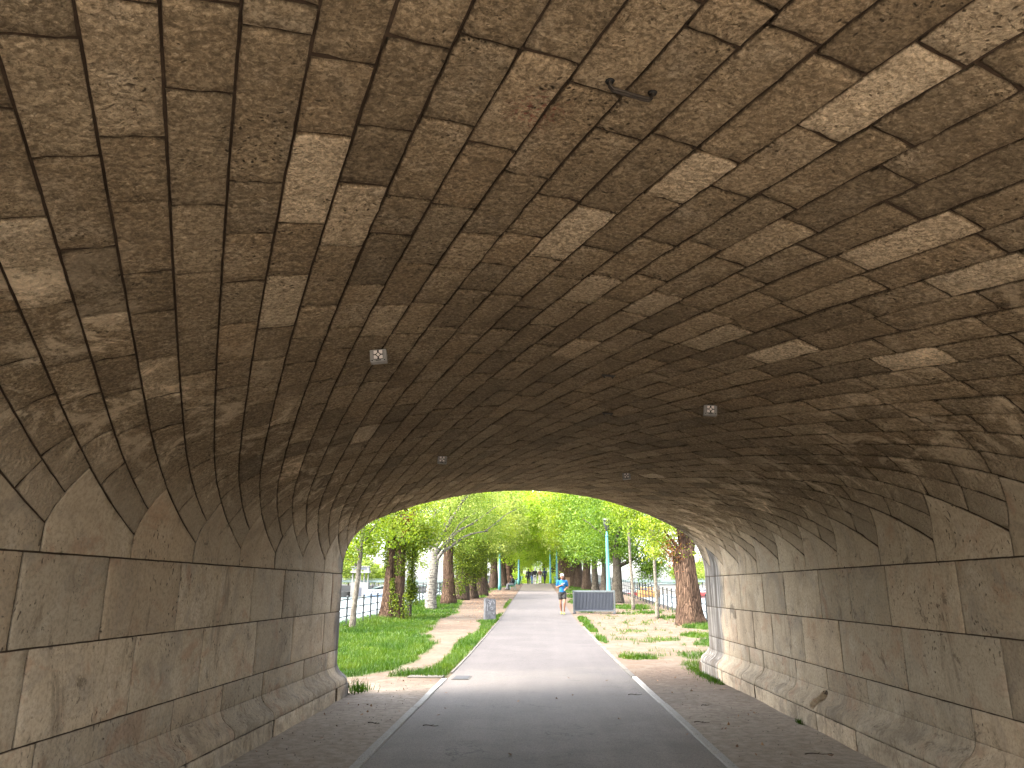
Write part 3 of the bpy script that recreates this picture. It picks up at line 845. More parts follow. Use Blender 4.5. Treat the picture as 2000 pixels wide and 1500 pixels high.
# twin-trunk tree with ivy
mbt = MB()
def big_trunk(mb, x0, lean, h, r0, r1, seed, flare_=.7):
    fn = lambda i, k, th, p: 1 + .13*(math.sin(th*6 + seed + p[2]*.5)*.6 + (vnoise(th*5+seed, p[2]*1.8)-.5)*1.6)
    pts = []; rad = []
    for i in range(18):
        u = i/17; z = -.15 + (h+.15)*u
        pts.append((x0 + lean[0]*u + .06*(vnoise(u*5, seed)-.5), lean[1]*u, z)); rad.append((r0 + (r1-r0)*u)*(1 + flare_*math.exp(-max(z, 0)/.55)))
    mb.tube(pts, rad, 22, True, fn)
big_trunk(mbt, -.15, (.10, .1), 5.6, .26, .17, 3, .9); big_trunk(mbt, .21, (.16, .1), 5.8, .23, .15, 8, .5)
for (st, en, ra, rb) in (((-.1, 0, 3.2), (-1.5, .2, 5.2), .10, .03), ((.35, 0, 3.4), (1.5, -.3, 5.4), .10, .03), ((-.05, 0, 4.2), (-1.0, .5, 6.3), .08, .02), ((.35, 0, 4.5), (.9, .6, 6.8), .08, .02)):
    mbt.tube([np.array(st)*(1-u) + np.array(en)*u + np.array([0, 0, .25*math.sin(PI*u)]) for u in np.linspace(0, 1, 7)], np.linspace(ra, rb, 7), 7)
Pc, sh, c = crown_points(95, 157, (2.1, 2.0, 1.9), (.05, 0, 4.5), 5, .30, .35)
keep = (Pc[:, 2] > 2.55) ; Pc, sh = Pc[keep], sh[keep]
P3, s3, _ = crown_points(18, 110, (.6, .8, .5), (.95, .3, 3.35), 66, .24, .2); P4, s4, _ = crown_points(14, 110, (.7, .7, .5), (-1.2, .2, 2.9), 67, .25, .2)
Pc = np.concatenate([Pc, P3, P4]); sh = np.concatenate([sh, s3, s4])
Pi = np.concatenate([ivy_points(.36, 1.75, 4.2, 3200, 4, .10) + np.array([.05, 0, 0]), ivy_points(.20, 0, 1.05, 900, 6, .10) + np.array([.46, -.25, 0]), ivy_points(.07, .3, 1.7, 330, 9, .05) + np.array([.05, -.30, 0])])
e = make_tree('twin_trunk_tree', 'old tree with two thick furrowed trunks from one base, ivy hanging where they part', 'tree', -6.05, 32.2, mbt.mesh('trunk', True),
  leaf_mesh('crown', Pc, .10, 5, sh), leaf_mesh('ivy', Pi, .09, 7), mats=(M_bark_red, M_leaf))
qd = np.random.default_rng(8); Pd_ = np.concatenate([qd.normal(size=(260, 3))*np.array([.17, .2, .12]) + np.array([.72, -.6, 4.12]), qd.normal(size=(110, 3))*np.array([.12, .15, .09]) + np.array([.5, -.6, 3.6])])
obj('dry_leaves', leaf_mesh('dry_leaves', Pd_, .10, 18), M_leaf_rust, e)
# slim ivy column
Pi = np.concatenate([ivy_points(.10, .75, 4.4, 5200, 21, .10), ivy_points(.10, .75, 4.4, 4200, 24, .10)])
Pi = np.concatenate([Pi, ivy_points(.2, .55, 1.25, 700, 22, .12)])
make_tree('slender_tree', 'slender stem wrapped in dark ivy from knee height up, beside the white barked tree', 'tree', -5.5, 33.6,
  trunk_mesh('trunk', 4.4, .055, .03, 22, (.05, 0), .3, [((.02, 0, 1.0), (-.18, 0, .0), .03, .03, 0)]), leaf_mesh('crown', np.random.default_rng(3).normal(size=(2600, 3))*np.array([.8, .7, .8]) + np.array([.1, 0, 4.3]), .095, 9),
  leaf_mesh('ivy', Pi, .075, 8), mats=(M_bark_grey, M_leaf))
# white barked tree with long bare limbs reaching over the path
lim = [((.05, 0, 2.9), (1.5, -.3, 5.3), .15, .05, .1), ((.1, 0, 2.7), (2.2, .1, 4.4), .12, .04, .25), ((.1, 0, 2.5), (2.9, .4, 4.0), .09, .03, .35), ((0, 0, 3.0), (.15, .1, 6.6), .20, .06, 0), ((0, 0, 2.9), (-.7, .3, 4.6), .08, .02, .1),
       ((1.4, -.3, 5.2), (3.2, -.6, 7.4), .06, .02, .1), ((2.1, .1, 4.35), (4.0, .2, 5.6), .05, .02, .1), ((2.8, .4, 4.0), (4.4, .8, 5.2), .035, .015, .1), ((.12, .1, 5.5), (-.6, .3, 7.6), .06, .02, .1), ((.0, 0, 2.2), (.55, -.2, 2.9), .10, .10, -.05),
       ((.2, 0, 3.0), (1.0, -.8, 5.0), .05, .015, .1), ((.3, -.1, 2.9), (2.4, -.9, 4.9), .05, .012, .25), ((.1, .1, 3.0), (-1.4, -.4, 4.2), .05, .012, .15), ((.2, -.1, 3.2), (.7, -.5, 6.0), .05, .015, .0), ((1.5, -.3, 5.3), (2.0, -.9, 7.0), .04, .012, .05)]
Pc, sh, c = crown_points(110, 148, (3.1, 2.4, 2.6), (.7, 0, 5.7), 12, .45, .3)
Pq, shq, _ = crown_points(26, 131, (1.0, 1.0, 1.1), (-1.1, .8, 3.0), 14, .32, .2); Pc = np.concatenate([Pc, Pq]); sh = np.concatenate([sh, shq])
make_tree('white_barked_tree', 'white barked tree with black flecks and long bare limbs reaching over the path', 'tree', -5.45, 39.8,
  trunk_mesh('trunk', 3.1, .27, .22, 12, (.1, 0), .25, lim, 16, .05), leaf_mesh('crown', Pc, .095, 13, sh), mats=(M_bark_white, M_leaf_pale))
# brown trunks further along
Pc, sh, c = crown_points(80, 157, (2.6, 2.4, 2.6), (0, 0, 5.6), 15, .38, .35)
make_tree('ivy_draped_tree', 'reddish brown trunk with ivy trailing down one flank, next past the white barked tree', 'tree', -5.2, 45.0,
  trunk_mesh('trunk', 4.8, .34, .24, 15, (.05, 0), .5, auto_limbs(4.5, .3, c, 15, 7), 18), leaf_mesh('crown', Pc, .108, 15, sh), leaf_mesh('ivy', ivy_points(.32, .5, 4.0, 2600, 16, .2) + np.array([.35, .115, 0]), .11, 16), mats=(M_bark_red, M_leaf_dark))
for k_, (x, y, r0, lab) in enumerate(((-4.95, 50.2, .42, 'leaning ivy hung tree with flared foot, first of the clump at the lawn end'), (-4.4, 52.6, .30, 'narrow dark stem smothered in pale green ivy, in the middle of the ivy clump'), (-4.15, 57.0, .42, 'ivy covered tree at the end of the ivy clump nearest the path'))):
    Pc, sh, c = crown_points(80, 148, (2.4, 2.6, 2.5), (0, 0, 5.6), 30+k_, .40, .3)
    Pd, s2, _ = crown_points(45, 131, (1.0, 1.0, 1.6), (.1, 0, 2.7), 40+k_, .28, .2)
    make_tree('ivy_covered_tree', lab, 'tree', x, y, trunk_mesh('trunk', 4.8, r0, r0*.6, 30+k_, (.15, 0), .6, auto_limbs(4.4, .25, c, 30+k_, 6), 16),
      leaf_mesh('crown', Pc, .115, 31+k_, sh), leaf_mesh('ivy', np.concatenate([Pd[Pd[:, 2] > .8], ivy_points(r0*.9, .5, 4.2, 1500, 50+k_, .15)]), .10, 33+k_), 'ivy covered trees at the end of the lawn', (M_bark, M_leaf if k_ != 1 else M_leaf_pale), k_*2.1)
# --- east side
Pc, sh, c = crown_points(34, 140, (1.3, 1.5, 1.0), (-.55, .2, 3.5), 60, .26, .3)
Pw = np.random.default_rng(5).normal(size=(500, 3))*np.array([.22, .2, .3]) + np.array([-.55, -.1, 2.75])
mbt = MB(); big_trunk(mbt, 0, (-.12, .1), 2.75, .44, .40, 11, .35)
for (st, en, ra, rb) in (((-.1, 0, 2.6), (-.25, 0, 3.7), .19, .12), ((.1, 0, 2.6), (.4, .1, 3.9), .17, .10), ((-.2, -.1, 2.6), (-.85, -.1, 3.5), .08, .03), ((0, .1, 2.6), (.1, .4, 4.2), .13, .06), ((-.25, -.2, 2.35), (-.75, -.3, 3.1), .035, .012), ((-.25, -.2, 2.2), (-.95, -.25, 2.8), .03, .01)):
    mbt.tube([np.array(st)*(1-u) + np.array(en)*u for u in np.linspace(0, 1, 6)], np.linspace(ra, rb, 6), 9)
e = make_tree('stout_tree', 'stout lopped tree with thick ruddy furrowed trunk and rust coloured shoots, against the pier', 'tree', 5.75, 29.2, mbt.mesh('trunk', True), leaf_mesh('crown', Pc, .095, 61, sh), mats=(M_bark_red, M_leaf))
obj('twig_foliage', leaf_mesh('twig_foliage', Pw, .13, 62, None, None, .25), M_leaf_rust, e)
def pole_tree(x, y, h, lab, seed, cz, lean):
    Pc, sh, c = crown_points(60, 148, (1.35, 1.5, 1.7), (lean, 0, cz), seed, .32, .25)
    make_tree('young_tree', lab, 'tree', x, y, trunk_mesh('trunk', h, .085, .055, seed, (lean, 0), .25, auto_limbs(h*.97, .05, c, seed, 7), 9, .04), leaf_mesh('crown', Pc, .10, seed, sh), None, 'young straight trees by the east railing', (M_bark_pale, M_leaf), 0)
pole_tree(5.15, 33.4, 3.9, 'straight thin young tree with bare stem, nearer the stout lopped tree', 71, 4.7, -.02)
pole_tree(4.95, 39.8, 5.2, 'straight thin young tree with bare stem, between the slatted barrier and the railing', 73, 5.9, -.12)
lim = [((0, 0, 2.2), (1.3, -.2, 3.0), .11, .05, -.2), ((0, 0, 2.1), (1.9, .1, 3.4), .09, .03, -.3), ((0, 0, 2.6), (-.9, .2, 4.3), .12, .04, .1), ((1.2, -.2, 2.95), (1.6, -.4, 4.2), .05, .02, 0), ((0, 0, 3.0), (.5, .1, 5.5), .14, .04, 0), ((-.8, .2, 4.1), (-1.9, .3, 5.0), .04, .02, 0)]
Pc, sh, c = crown_points(120, 166, (2.7, 2.5, 2.4), (.4, 0, 4.6), 75, .36, .3); kq = (Pc[:, 2] > 2.6) | (Pc[:, 0] > 1.4); Pc, sh = Pc[kq], sh[kq]
P2, s2, _ = crown_points(40, 140, (1.3, 1.2, 1.0), (2.1, .2, 2.3), 76, .3, .2)
make_tree('branching_tree', 'dark trunk with low limbs curving out over the railing, past the street lamp', 'tree', 4.85, 46.6, trunk_mesh('trunk', 3.4, .30, .22, 75, (.05, 0), .4, lim, 14), leaf_mesh('crown', np.concatenate([Pc, P2]), .108, 75, np.concatenate([sh, s2])), mats=(M_bark_grey, M_leaf_dark))

# --- avenue trees: a few crowns and trunks, copied
def avenue_proto(seed, r0, lmat, tmat, rad, cz, h):
    Pc, sh, c = crown_points(170, 105, rad, (0, 0, cz), seed, .50, .35)
    tr = trunk_mesh('trunk', h, r0, r0*.6, seed, (.1, .05), .45, auto_limbs(h*.95, r0*.8, c, seed, 9), 14)
    cr = leaf_mesh('crown', Pc, .19, seed, sh)
    tr.materials.append(tmat); cr.materials.append(lmat)
    return tr, cr
PROT = [avenue_proto(101, .36, M_leaf, M_bark, (3.2, 3.4, 3.4), 6.2, 5.0), avenue_proto(102, .30, M_leaf_dark, M_bark_grey, (3.0, 3.2, 3.2), 5.8, 4.6),
        avenue_proto(103, .46, M_leaf, M_bark_red, (3.6, 3.6, 4.2), 7.2, 5.4), avenue_proto(104, .40, M_leaf_pale, M_bark, (3.2, 3.2, 3.8), 6.6, 5.2),
        avenue_proto(105, .38, M_leaf_sun, M_bark, (3.0, 3.4, 3.8), 6.4, 5.0), avenue_proto(106, .42, M_leaf_sun, M_bark_red, (3.2, 3.2, 4.0), 6.8, 5.2)]
AV = [ # x, y, proto, scale, label
 (-4.55, 66.0, 3, .95, 'tree behind the teal lamp post, furthest from the path in its row'),
 (-4.05, 73.0, 3, 1.0, 'broad dark trunked tree just beside the teal lamp post and bench'),
 (-3.55, 79.5, 4, 1.05, 'tan trunked tree standing behind the occupied teal bench'),
 (-3.1, 85.0, 5, 1.05, 'mossy trunked tree behind the second bench'),
 (5.35, 60.5, 1, .85, 'tree with a slim trunk behind the slatted barrier, beside the railing'),
 (4.95, 65.5, 1, .95, 'tree with a mid brown trunk just past the street lamp'),
 (4.7, 71.0, 0, 1.1, 'thick trunked tree with a shaded flank beyond the barrier'),
 (4.2, 77.0, 3, 1.05, 'first of the paired tan trunks behind the tan box'),
 (3.85, 79.5, 4, .95, 'second of the paired tan trunks behind the tan box'),
 (3.45, 85.5, 5, 1.15, 'very broad grey trunked tree rising behind the jogger'),
]
nA = 0
def place_avenue(x, y, p, sc, lab, group):
    global nA
    tr, cr = PROT[p]
    e = empty('avenue_tree', (x, y, float(gz(y)) - .05), nA*2.39, lab, 'tree', group); e.scale = (sc, sc, sc)
    obj('trunk', tr, None, e); obj('crown', cr, None, e); nA += 1
for a in AV: place_avenue(*a, 'avenue trees along the path')
q = np.random.default_rng(77)
for k_ in range(11):
    y = 93 + k_*8
    place_avenue(-3.7 + q.normal(0, .25), y + q.normal(0, .8), [4, 3, 5, 4][k_ % 4], q.uniform(1.2, 1.5), 'leafy tree of the distant avenue beyond the walkers, on the west side', 'distant west avenue trees')
    place_avenue(3.7 + q.normal(0, .25), y + 3 + q.normal(0, .8), [5, 0, 4, 5][k_ % 4], q.uniform(1.2, 1.5), 'leafy tree of the distant avenue beyond the walkers, on the east side', 'distant east avenue trees')
for (x, y, p, sc) in ((-1.5, 186, 4, 1.5), (2.0, 190, 5, 1.6), (-6, 192, 4, 1.5), (6.5, 194, 5, 1.5)):
    place_avenue(x, y, p, sc, 'tree closing the far end of the avenue', 'trees closing the avenue')
# undergrowth beyond the crest
Pu = []
for k_ in range(70):
    sd = -1 if k_ % 2 else 1
    y = 96 + 1.35*k_; z_ = float(gz(y)) + .75
    Pu.append(np.random.default_rng(k_).normal(size=(420, 3))*np.array([.6, .9, .55]) + np.array([sd*(3.1 + .9*q.random()), y, z_]))
for k_ in range(26):
    Pu.append(np.random.default_rng(k_+200).normal(size=(380, 3))*np.array([.9, .8, .9]) + np.array([-6 + 12*q.random(), 176 + 8*q.random(), 3.2 + 2.2*q.random()]))
Pu = np.concatenate(Pu)
tag(obj('undergrowth', leaf_mesh('undergrowth', Pu, .2, 5), M_leaf_sun), 'mixed low green undergrowth along the far avenue', 'undergrowth', kind='stuff')

# --- grass
def blades(X, Y, hgt, wid, seed):
    q = np.random.default_rng(seed); n = len(X)
    Z = gz(Y) + bumpz(X, Y) - .01
    th = q.random(n)*2*PI; ln = q.normal(0, .35, (n, 2))*hgt[:, None]
    dx, dy = np.cos(th)*wid*.5, np.sin(th)*wid*.5
    V = np.empty((n, 5, 3)); mz = .55
    V[:, 0] = np.stack([X-dx, Y-dy, Z], 1); V[:, 1] = np.stack([X+dx, Y+dy, Z], 1)
    V[:, 2] = np.stack([X+dx*.7+ln[:, 0]*.3, Y+dy*.7+ln[:, 1]*.3, Z+hgt*mz], 1); V[:, 3] = np.stack([X-dx*.7+ln[:, 0]*.3, Y-dy*.7+ln[:, 1]*.3, Z+hgt*mz], 1)
    V[:, 4] = np.stack([X+ln[:, 0], Y+ln[:, 1], Z+hgt], 1)
    b = np.arange(n)*5
    F = np.concatenate([np.stack([b, b+1, b+2], 1), np.stack([b, b+2, b+3], 1), np.stack([b+3, b+2, b+4], 1)])
    c = np.clip(fbm(X*1.7, Y*1.2, 3)*1.1 - .05 + q.normal(0, .16, n), 0, 1)
    C = np.stack([c, q.random(n), q.random(n), np.ones(n)], 1).repeat(5, 0)
    return V.reshape(-1, 3), F, C
GX, GYs, GH, GW = [], [], [], []
q = np.random.default_rng(41)
for (y0, y1, dens, w) in ((13.3, 17, 1500, .009), (17, 23, 950, .012), (23, 32, 480, .018), (32, 45, 230, .027), (45, 90, 75, .045)):
    n = int((y1-y0)*14.4*dens); X = q.uniform(-7.2, 7.2, n); Y = q.uniform(y0, y1, n)
    k_ = q.random(n) < gmask(X, Y)**1.6
    k_ &= ~((X > PL-.02) & (X < PR_+.02)) & ((X < XC+HW+.1) | (Y > yface(X)+.05))
    X, Y = X[k_], Y[k_]
    hh = .05 + .085*fbm(X*2.1, Y*1.7, 3) * (1 + .0*Y); hh *= q.uniform(.5, 1.5, len(X))
    hh *= 1 + 1.1*sstep(-5.2, -6.4, X) + .5*sstep(4.5, 6.2, X)
    GX.append(X); GYs.append(Y); GH.append(hh); GW.append(np.full(len(X), w))
# weeds at the foot of the plinths
for (x, y, sx_, sy_, n, h) in ((XC-HW+PRO+.07, 11.72, .06, .14, 90, .24), (XC-HW+PRO+.05, 12.0, .1, .15, 150, .12)):
    GX.append(x + q.normal(0, sx_, n)); GYs.append(y + q.normal(0, sy_, n)); GH.append(h*q.uniform(.5, 1.2, n)); GW.append(np.full(n, .010))
n = 1300; yy = q.uniform(12.9, 15.6, n); off = np.abs(q.normal(0, .09, n)); kk = fbm(yy*2, yy*0, 2) > .38
GX.append((XC+HW-PRO-.03-off)[kk]); GYs.append(yy[kk]); GH.append((.06*q.uniform(.4, 1.5, n))[kk]); GW.append(np.full(n, .009)[kk])
n = 60; GX.append(XC+HW-PRO-.03-np.abs(q.normal(0, .02, n))); GYs.append(9.35+q.normal(0, .05, n)); GH.append(.05*q.uniform(.5, 1.5, n)); GW.append(np.full(n, .008))
V, F, C = blades(*[np.concatenate(a) for a in (GX, GYs, GH, GW)], 5)
tag(obj('grass', mesh_from('grass', V, F, False, {'leaf': ('FLOAT_COLOR', 'POINT', C)}), M_grass), 'patchy bright green grass growing on both verges beyond the vault', 'grass', kind='stuff')
# fallen leaves
q = np.random.default_rng(43); X, Y = [], []
for (x, y, a, b, n) in ((5.4, 36, 1.1, 4, 900), (5.9, 31, .6, 2, 300), (-3.3, 48, 1.0, 7, 1500), (-3.4, 60, .9, 6, 1200), (-2.4, 38, .5, 5, 260), (3.2, 30, 1.0, 6, 350), (-2.2, 11, .4, 2, 25), (2.4, 9.5, .4, 2.5, 40), (0, 11, 1.2, 3, 14)):
    X.append(x + q.normal(0, a, n)); Y.append(y + q.normal(0, b, n))
X, Y = np.concatenate(X), np.concatenate(Y); k_ = (np.abs(X) < 7) & (Y > 6) & (((X < PL) | (X > PR_)) | (Y < 14)) & ((np.abs(X - XC) < HW - PRO - .05) | (Y > 16)); X, Y = X[k_], Y[k_]
P = np.stack([X, Y, gz(Y) + bumpz(X, Y) + .012], 1)
V, F, C = leaves(P, .05 + 0*X[:, None], np.array([0, 0, 6.]), 44)
V[:, 2] = np.maximum(V[:, 2], (gz(V[:, 1]) + bumpz(V[:, 0], V[:, 1])) + .006)
t = NT('dead_leaf'); sp = t.sep(t.attr('leaf')); M_dead = t.done(t.ramp(sp[0], [(0, (.09, .05, .025)), (.6, (.24, .13, .07)), (1, (.36, .23, .14))]), .8, None, .2)
tag(obj('fallen_leaves', mesh_from('fallen_leaves', V, F, False, {'leaf': ('FLOAT_COLOR', 'POINT', C)}), M_dead), 'scattered brown fallen leaves on the bare earth', 'leaves', kind='stuff')
# small grit on the tunnel floor
n = 900; X = np.concatenate([q.uniform(-2.7, -1.7, n//2), q.uniform(1.78, 3.0, n//2)]); Y = q.uniform(6.5, 15, n)
P = np.stack([X, Y, gz(Y) + bumpz(X, Y) + .003], 1); V, F, C = leaves(P, np.full((n, 1), .016), np.array([0, 0, 2.]), 46, None, .8)
tag(obj('grit', mesh_from('grit', V, F, False, {'leaf': ('FLOAT_COLOR', 'POINT', C)}), plain('grit_stone', (.16, .13, .10))), 'loose grit and crumbs on the earth floor', 'grit', kind='stuff')
# twigs
M_twig = plain('twig_bark', (.045, .032, .022), .9)
for (x, y, L, a, lab) in ((1.41, 11.6, .20, .15, 'short dark twig on the asphalt near the path edging, furthest in'), (1.86, 9.2, .17, -.1, 'dark straight twig lying across the kerb edging'), (2.62, 7.7, .26, .12, 'long thin twig on the earth by the plinth, nearest the viewer'),
    (-1.86, 9.1, .17, -.45, 'bent brown twig on the bare earth by the plinth'), (-1.20, 9.0, .18, -.05, 'faint thin twig on the asphalt beside the pale edging'), (2.2, 10.6, .12, .5, 'tiny twig on the bare earth halfway to the arch')):
    mb = MB(); z = float(gz(y) + bumpz(x, y)) + (.012 if abs(x-.05) < 1.55 else .016 if abs(x-.05) > 1.9 else .03)
    ca, sa = math.cos(a), math.sin(a)
    pts = [(L*(u-.5)*ca - sa*.012*math.sin(u*5), L*(u-.5)*sa + ca*.012*math.sin(u*5), .004*math.sin(u*7)) for u in np.linspace(0, 1, 7)]
    mb.tube(pts, np.linspace(.0055, .003, 7), 6); mb.tube([pts[3], (pts[3][0]+.03, pts[3][1]+.03, .006)], [.0035, .002], 5)
    tag(obj('twig', mb.mesh('twig', True), M_twig, None, (x, y, z)), lab, 'twig', 'twigs lying on the floor')
# ------------------------------------------------------------------ objects in the tunnel
M_grey = plain('grey_paint', (.30, .29, .275), .6, .2, 40)
M_white = plain('white_plastic', (.80, .74, .70), .4, .06, 40)
M_black = plain('black_gap', (.012, .011, .010), .7)
M_iron = plain('old_iron', (.055, .045, .036), .55, .4, 60, .4, .6, .4)
def frame_at(s, Y, h=0.0):
    X, Z = prof(np.array(s), h); X1, Z1 = prof(np.array(s) + .01, h)
    tx = Vector((float(X1-X), 0, float(Z1-Z))).normalized(); ty = Vector((0, 1, 0)); nz = tx.cross(ty)
    M = Matrix((tx, ty, nz)).transposed()
    Xc, Zc = prof(np.array(s), .3)
    inward = Vector((float(Xc-X), 0, float(Zc-Z)))
    if nz.dot(inward) < 0: M = Matrix((-tx, ty, -nz)).transposed()
    return Vector((float(X), Y, float(Z))), M
proto = None
LAB = ['largest and nearest of the four square grey lamp housings on the vault', 'second nearest square lamp housing, on the vault above the jogger side', 'third square lamp housing, deeper in on the vault over the grass side', 'smallest and furthest square lamp housing, near the arch crown above the street lamp']
for k_, (s_, y_) in enumerate(((-1.195, 4.602), (1.325, 6.107), (-1.263, 8.61), (1.093, 10.231))):
    p_, M = frame_at(s_, y_, .0)
    if proto is None:
        e = empty('ceiling_lamp', p_); proto = e
        mb = MB(); mb.box((0, .03, -.045), (.108, .055, .086)); me = mb.mesh('housing'); bevel_mesh(me, .004); obj('housing', me, M_grey, e)
        mb = MB(); mb.box((0, .045, .002), (.05, .03, .03)); obj('bracket', mb.mesh('bracket'), M_iron, e)
        mb = MB(); mb.box((0, .0015, -.042), (.062, .004, .062)); mb.box((0, .0015, -.081), (.034, .004, .005)); mb.box((-.04, .0015, -.080), (.009, .004, .006)); mb.box((.04, .0015, -.080), (.009, .004, .006)); obj('recess', mb.mesh('recess'), M_black, e)
        for sx_ in (-1, 1):
            for sy_ in (-1, 1):
                mb = MB(); a, b, g_ = .0045, .029, .017
                pts = [(a, g_), (a+.002, b), (b, b), (b, a), (g_, a)]
                if sx_*sy_ > 0: pts = pts[::-1]
                V = [(sx_*x, -.004, sy_*y-.042) for x, y in pts] + [(sx_*x, .002, sy_*y-.042) for x, y in pts]
                F = [[0,1,2,3,4]] + [[i, 5+i, 5+(i+1) % 5, (i+1) % 5] for i in range(5)]
                mb.add(V, F); obj('lamp_pad', mb.mesh('lamp_pad'), M_white, e)
        mb = MB(); mb.box((0, 0, 0), (.018, .006, .018), 0, Matrix.Rotation(PI/4, 3, 'Y')); mb.V = [v + np.array([0, -.0015, -.042]) for v in mb.V]; obj('lamp_pad', mb.mesh('lamp_pad'), M_white, e)
    else: e = copy_tree(proto)
    e.location = p_; e.rotation_euler = (R(-6), R([-6, 5, 3, -4][k_]), R([5, -6, 4, -5][k_])); tag(e, LAB[k_], 'ceiling lamp', 'square lamp housings on the vault')
# iron staple
p0, M = frame_at(.173, 2.155, 0)
e = empty('iron_staple', p0, 0, 'old iron staple driven across a joint of the vault, near the red paint trace', 'staple'); e.rotation_euler = M.to_euler()
mb = MB()
for dy in (-.006, .006):
    mb.tube([(-.075, dy+.03, -.02), (-.072, dy+.03, .022), (-.062, dy+.026, .034), (-.03, dy+.012, .036), (.03, dy-.014, .036), (.066, dy-.028, .034), (.075, dy-.03, .024), (.076, dy-.03, -.02)], .0055, 8)
obj('bar', mb.mesh('bar', True), M_iron, e)
for sx_ in (-1, 1):
    mb = MB(); mb.lathe([(.002, .004), (.017, .003), (.013, .010), (.004, .011)], 10, (sx_*.075, -sx_*.03, 0)); obj('socket', mb.mesh('socket', True), M_black, e)
# two small fixing stubs left in the vault
for (s_, y_, lab) in ((.42, 5.62, 'rusty broken bracket stub on the vault, larger of two'), (.53, 6.9, 'small dark fixing hole plug on the vault, beyond the bracket stub')):
    p0, M = frame_at(s_, y_, 0); e = empty('bracket_stub', p0, 0, lab, 'bracket'); e.rotation_euler = M.to_euler()
    mb = MB(); mb.box((0, 0, .008), (.10, .03, .016)); me = mb.mesh('back_plate'); bevel_mesh(me, .003); obj('back_plate', me, M_iron, e)
    for sx_ in (-1, 1):
        mb = MB(); mb.tube([(sx_*.035, 0, .010), (sx_*.034, .003, .022), (sx_*.03, .012, .026)], .006, 7); obj('stub', mb.mesh('stub', True), M_iron, e)

# ------------------------------------------------------------------ street furniture
M_teal = plain('teal_paint', (.047, .166, .155), .45, .08, 20, .05)
M_teal_dk = plain('green_paint', (.040, .132, .108), .5, .1, 20)
t = NT('lantern_glass'); M_glass = t.done((.035, .04, .038), .060, None, .5); t.b.inputs['Transmission Weight'].default_value = .25
M_alu = plain('grey_metal', (.065, .07, .07), .4, .1, 30, .05, .5)
def lamp_post(label, x, y, h=4.75, proto=[None]):
    z = float(gz(y))
    if proto[0] is None:
        e = empty('street_lamp', (x, y, z)); proto[0] = e
        mb = MB(); mb.lathe([(.15, -.05), (.15, .5), (.125, .56), (.075, h*.80), (.072, h*.805)], 14); obj('post', mb.mesh('post', True), M_teal, e)
        mb = MB(); mb.lathe([(.088, h*.80), (.09, h*.815), (.05, h*.822), (.045, h*.862)], 14); obj('collar', mb.mesh('collar', True), M_teal, e)
        mb = MB(); mb.lathe([(.065, h*.862), (.09, h*.875), (.20, h*.985), (.205, h*.99)], 14); b_ = obj('lantern', mb.mesh('lantern', True), M_glass, e)
        mb = MB(); mb.lathe([(.045, h*.865), (.05, h*.93), (.03, h*.96)], 10); obj('lamp_bulb', mb.mesh('lamp_bulb', True), M_alu, b_)
        for k_ in range(4):
            a = k_*PI/2 + .4; mb = MB(); mb.tube([(.093*math.cos(a), .093*math.sin(a), h*.873), (.21*math.cos(a), .21*math.sin(a), h*.99)], .010, 6); obj('stay', mb.mesh('stay', True), M_alu, b_)
        mb = MB(); mb.lathe([(.235, h*.99), (.24, h*.998), (.19, h*1.012), (.05, h*1.02)], 16); obj('lantern_lid', mb.mesh('lantern_lid', True), M_alu, e)
    else: e = copy_tree(proto[0]); e.location = (x, y, z)
    return tag(e, label, 'street lamp', 'teal street lamps along the path')
lamp_post('turquoise street lamp with glass lantern clear of the leaves, behind the slatted barrier', 4.05, 43.5)
lamp_post('turquoise street lamp with its lantern lost in leaves, beside the bench with two sitters', -3.35, 69.9)
lamp_post('slim far street lamp behind the second bench on the grass side', -1.98, 86.5)
lamp_post('street lamp beside the bench behind the jogger', 2.22, 83.5)
lamp_post('pale thin street lamp at the path edge next to the walker in navy', 1.75, 97.0)

# bench
def bench(label, x, y, rz, proto=[None]):
    z = float(gz(y))
    if proto[0] is None:
        e = empty('park_bench', (0, 0, 0)); proto[0] = e
        mb = MB()
        for k_ in range(4): mb.box((0, -.20 + k_*.115, .43 + .01*(k_ == 0)), (1.7, .095, .03))
        me = mb.mesh('seat'); bevel_mesh(me, .006); obj('seat', me, M_teal_dk, e)
        mb = MB(); Mx = Matrix.Rotation(R(-14), 3, 'X')
        for k_ in range(3): mb.box((0, .26 + k_*.035, .56 + k_*.13), (1.7, .026, .10), 0, Mx)
        me = mb.mesh('backrest'); bevel_mesh(me, .006); obj('backrest', me, M_teal_dk, e)
        for sx_ in (-.7, .7):
            mb = MB(); mb.tube([(sx_, -.22, 0), (sx_, -.2, .22), (sx_, -.21, .41), (sx_, .0, .40), (sx_, .20, .41)], .022, 8); mb.tube([(sx_, .34, 0), (sx_, .22, .25), (sx_, .22, .42), (sx_, .30, .66), (sx_, .37, .90)], .022, 8)
            obj('bench_leg', mb.mesh('bench_leg', True), M_teal, e)
    else: e = copy_tree(proto[0])
    e.location = (x, y, z); e.rotation_euler = (0, 0, rz)
    return tag(e, label, 'bench', 'teal benches along the path')
bench('teal bench with two dark clad sitters beside the street lamp', -2.25, 69.2, -PI/2 + .15)
bench('further teal bench with one sitter leaning, on the grass side', -2.0, 87.4, -PI/2 + .1)
bench('teal bench half hidden behind the jogger', 2.35, 85.6, PI/2 - .1)

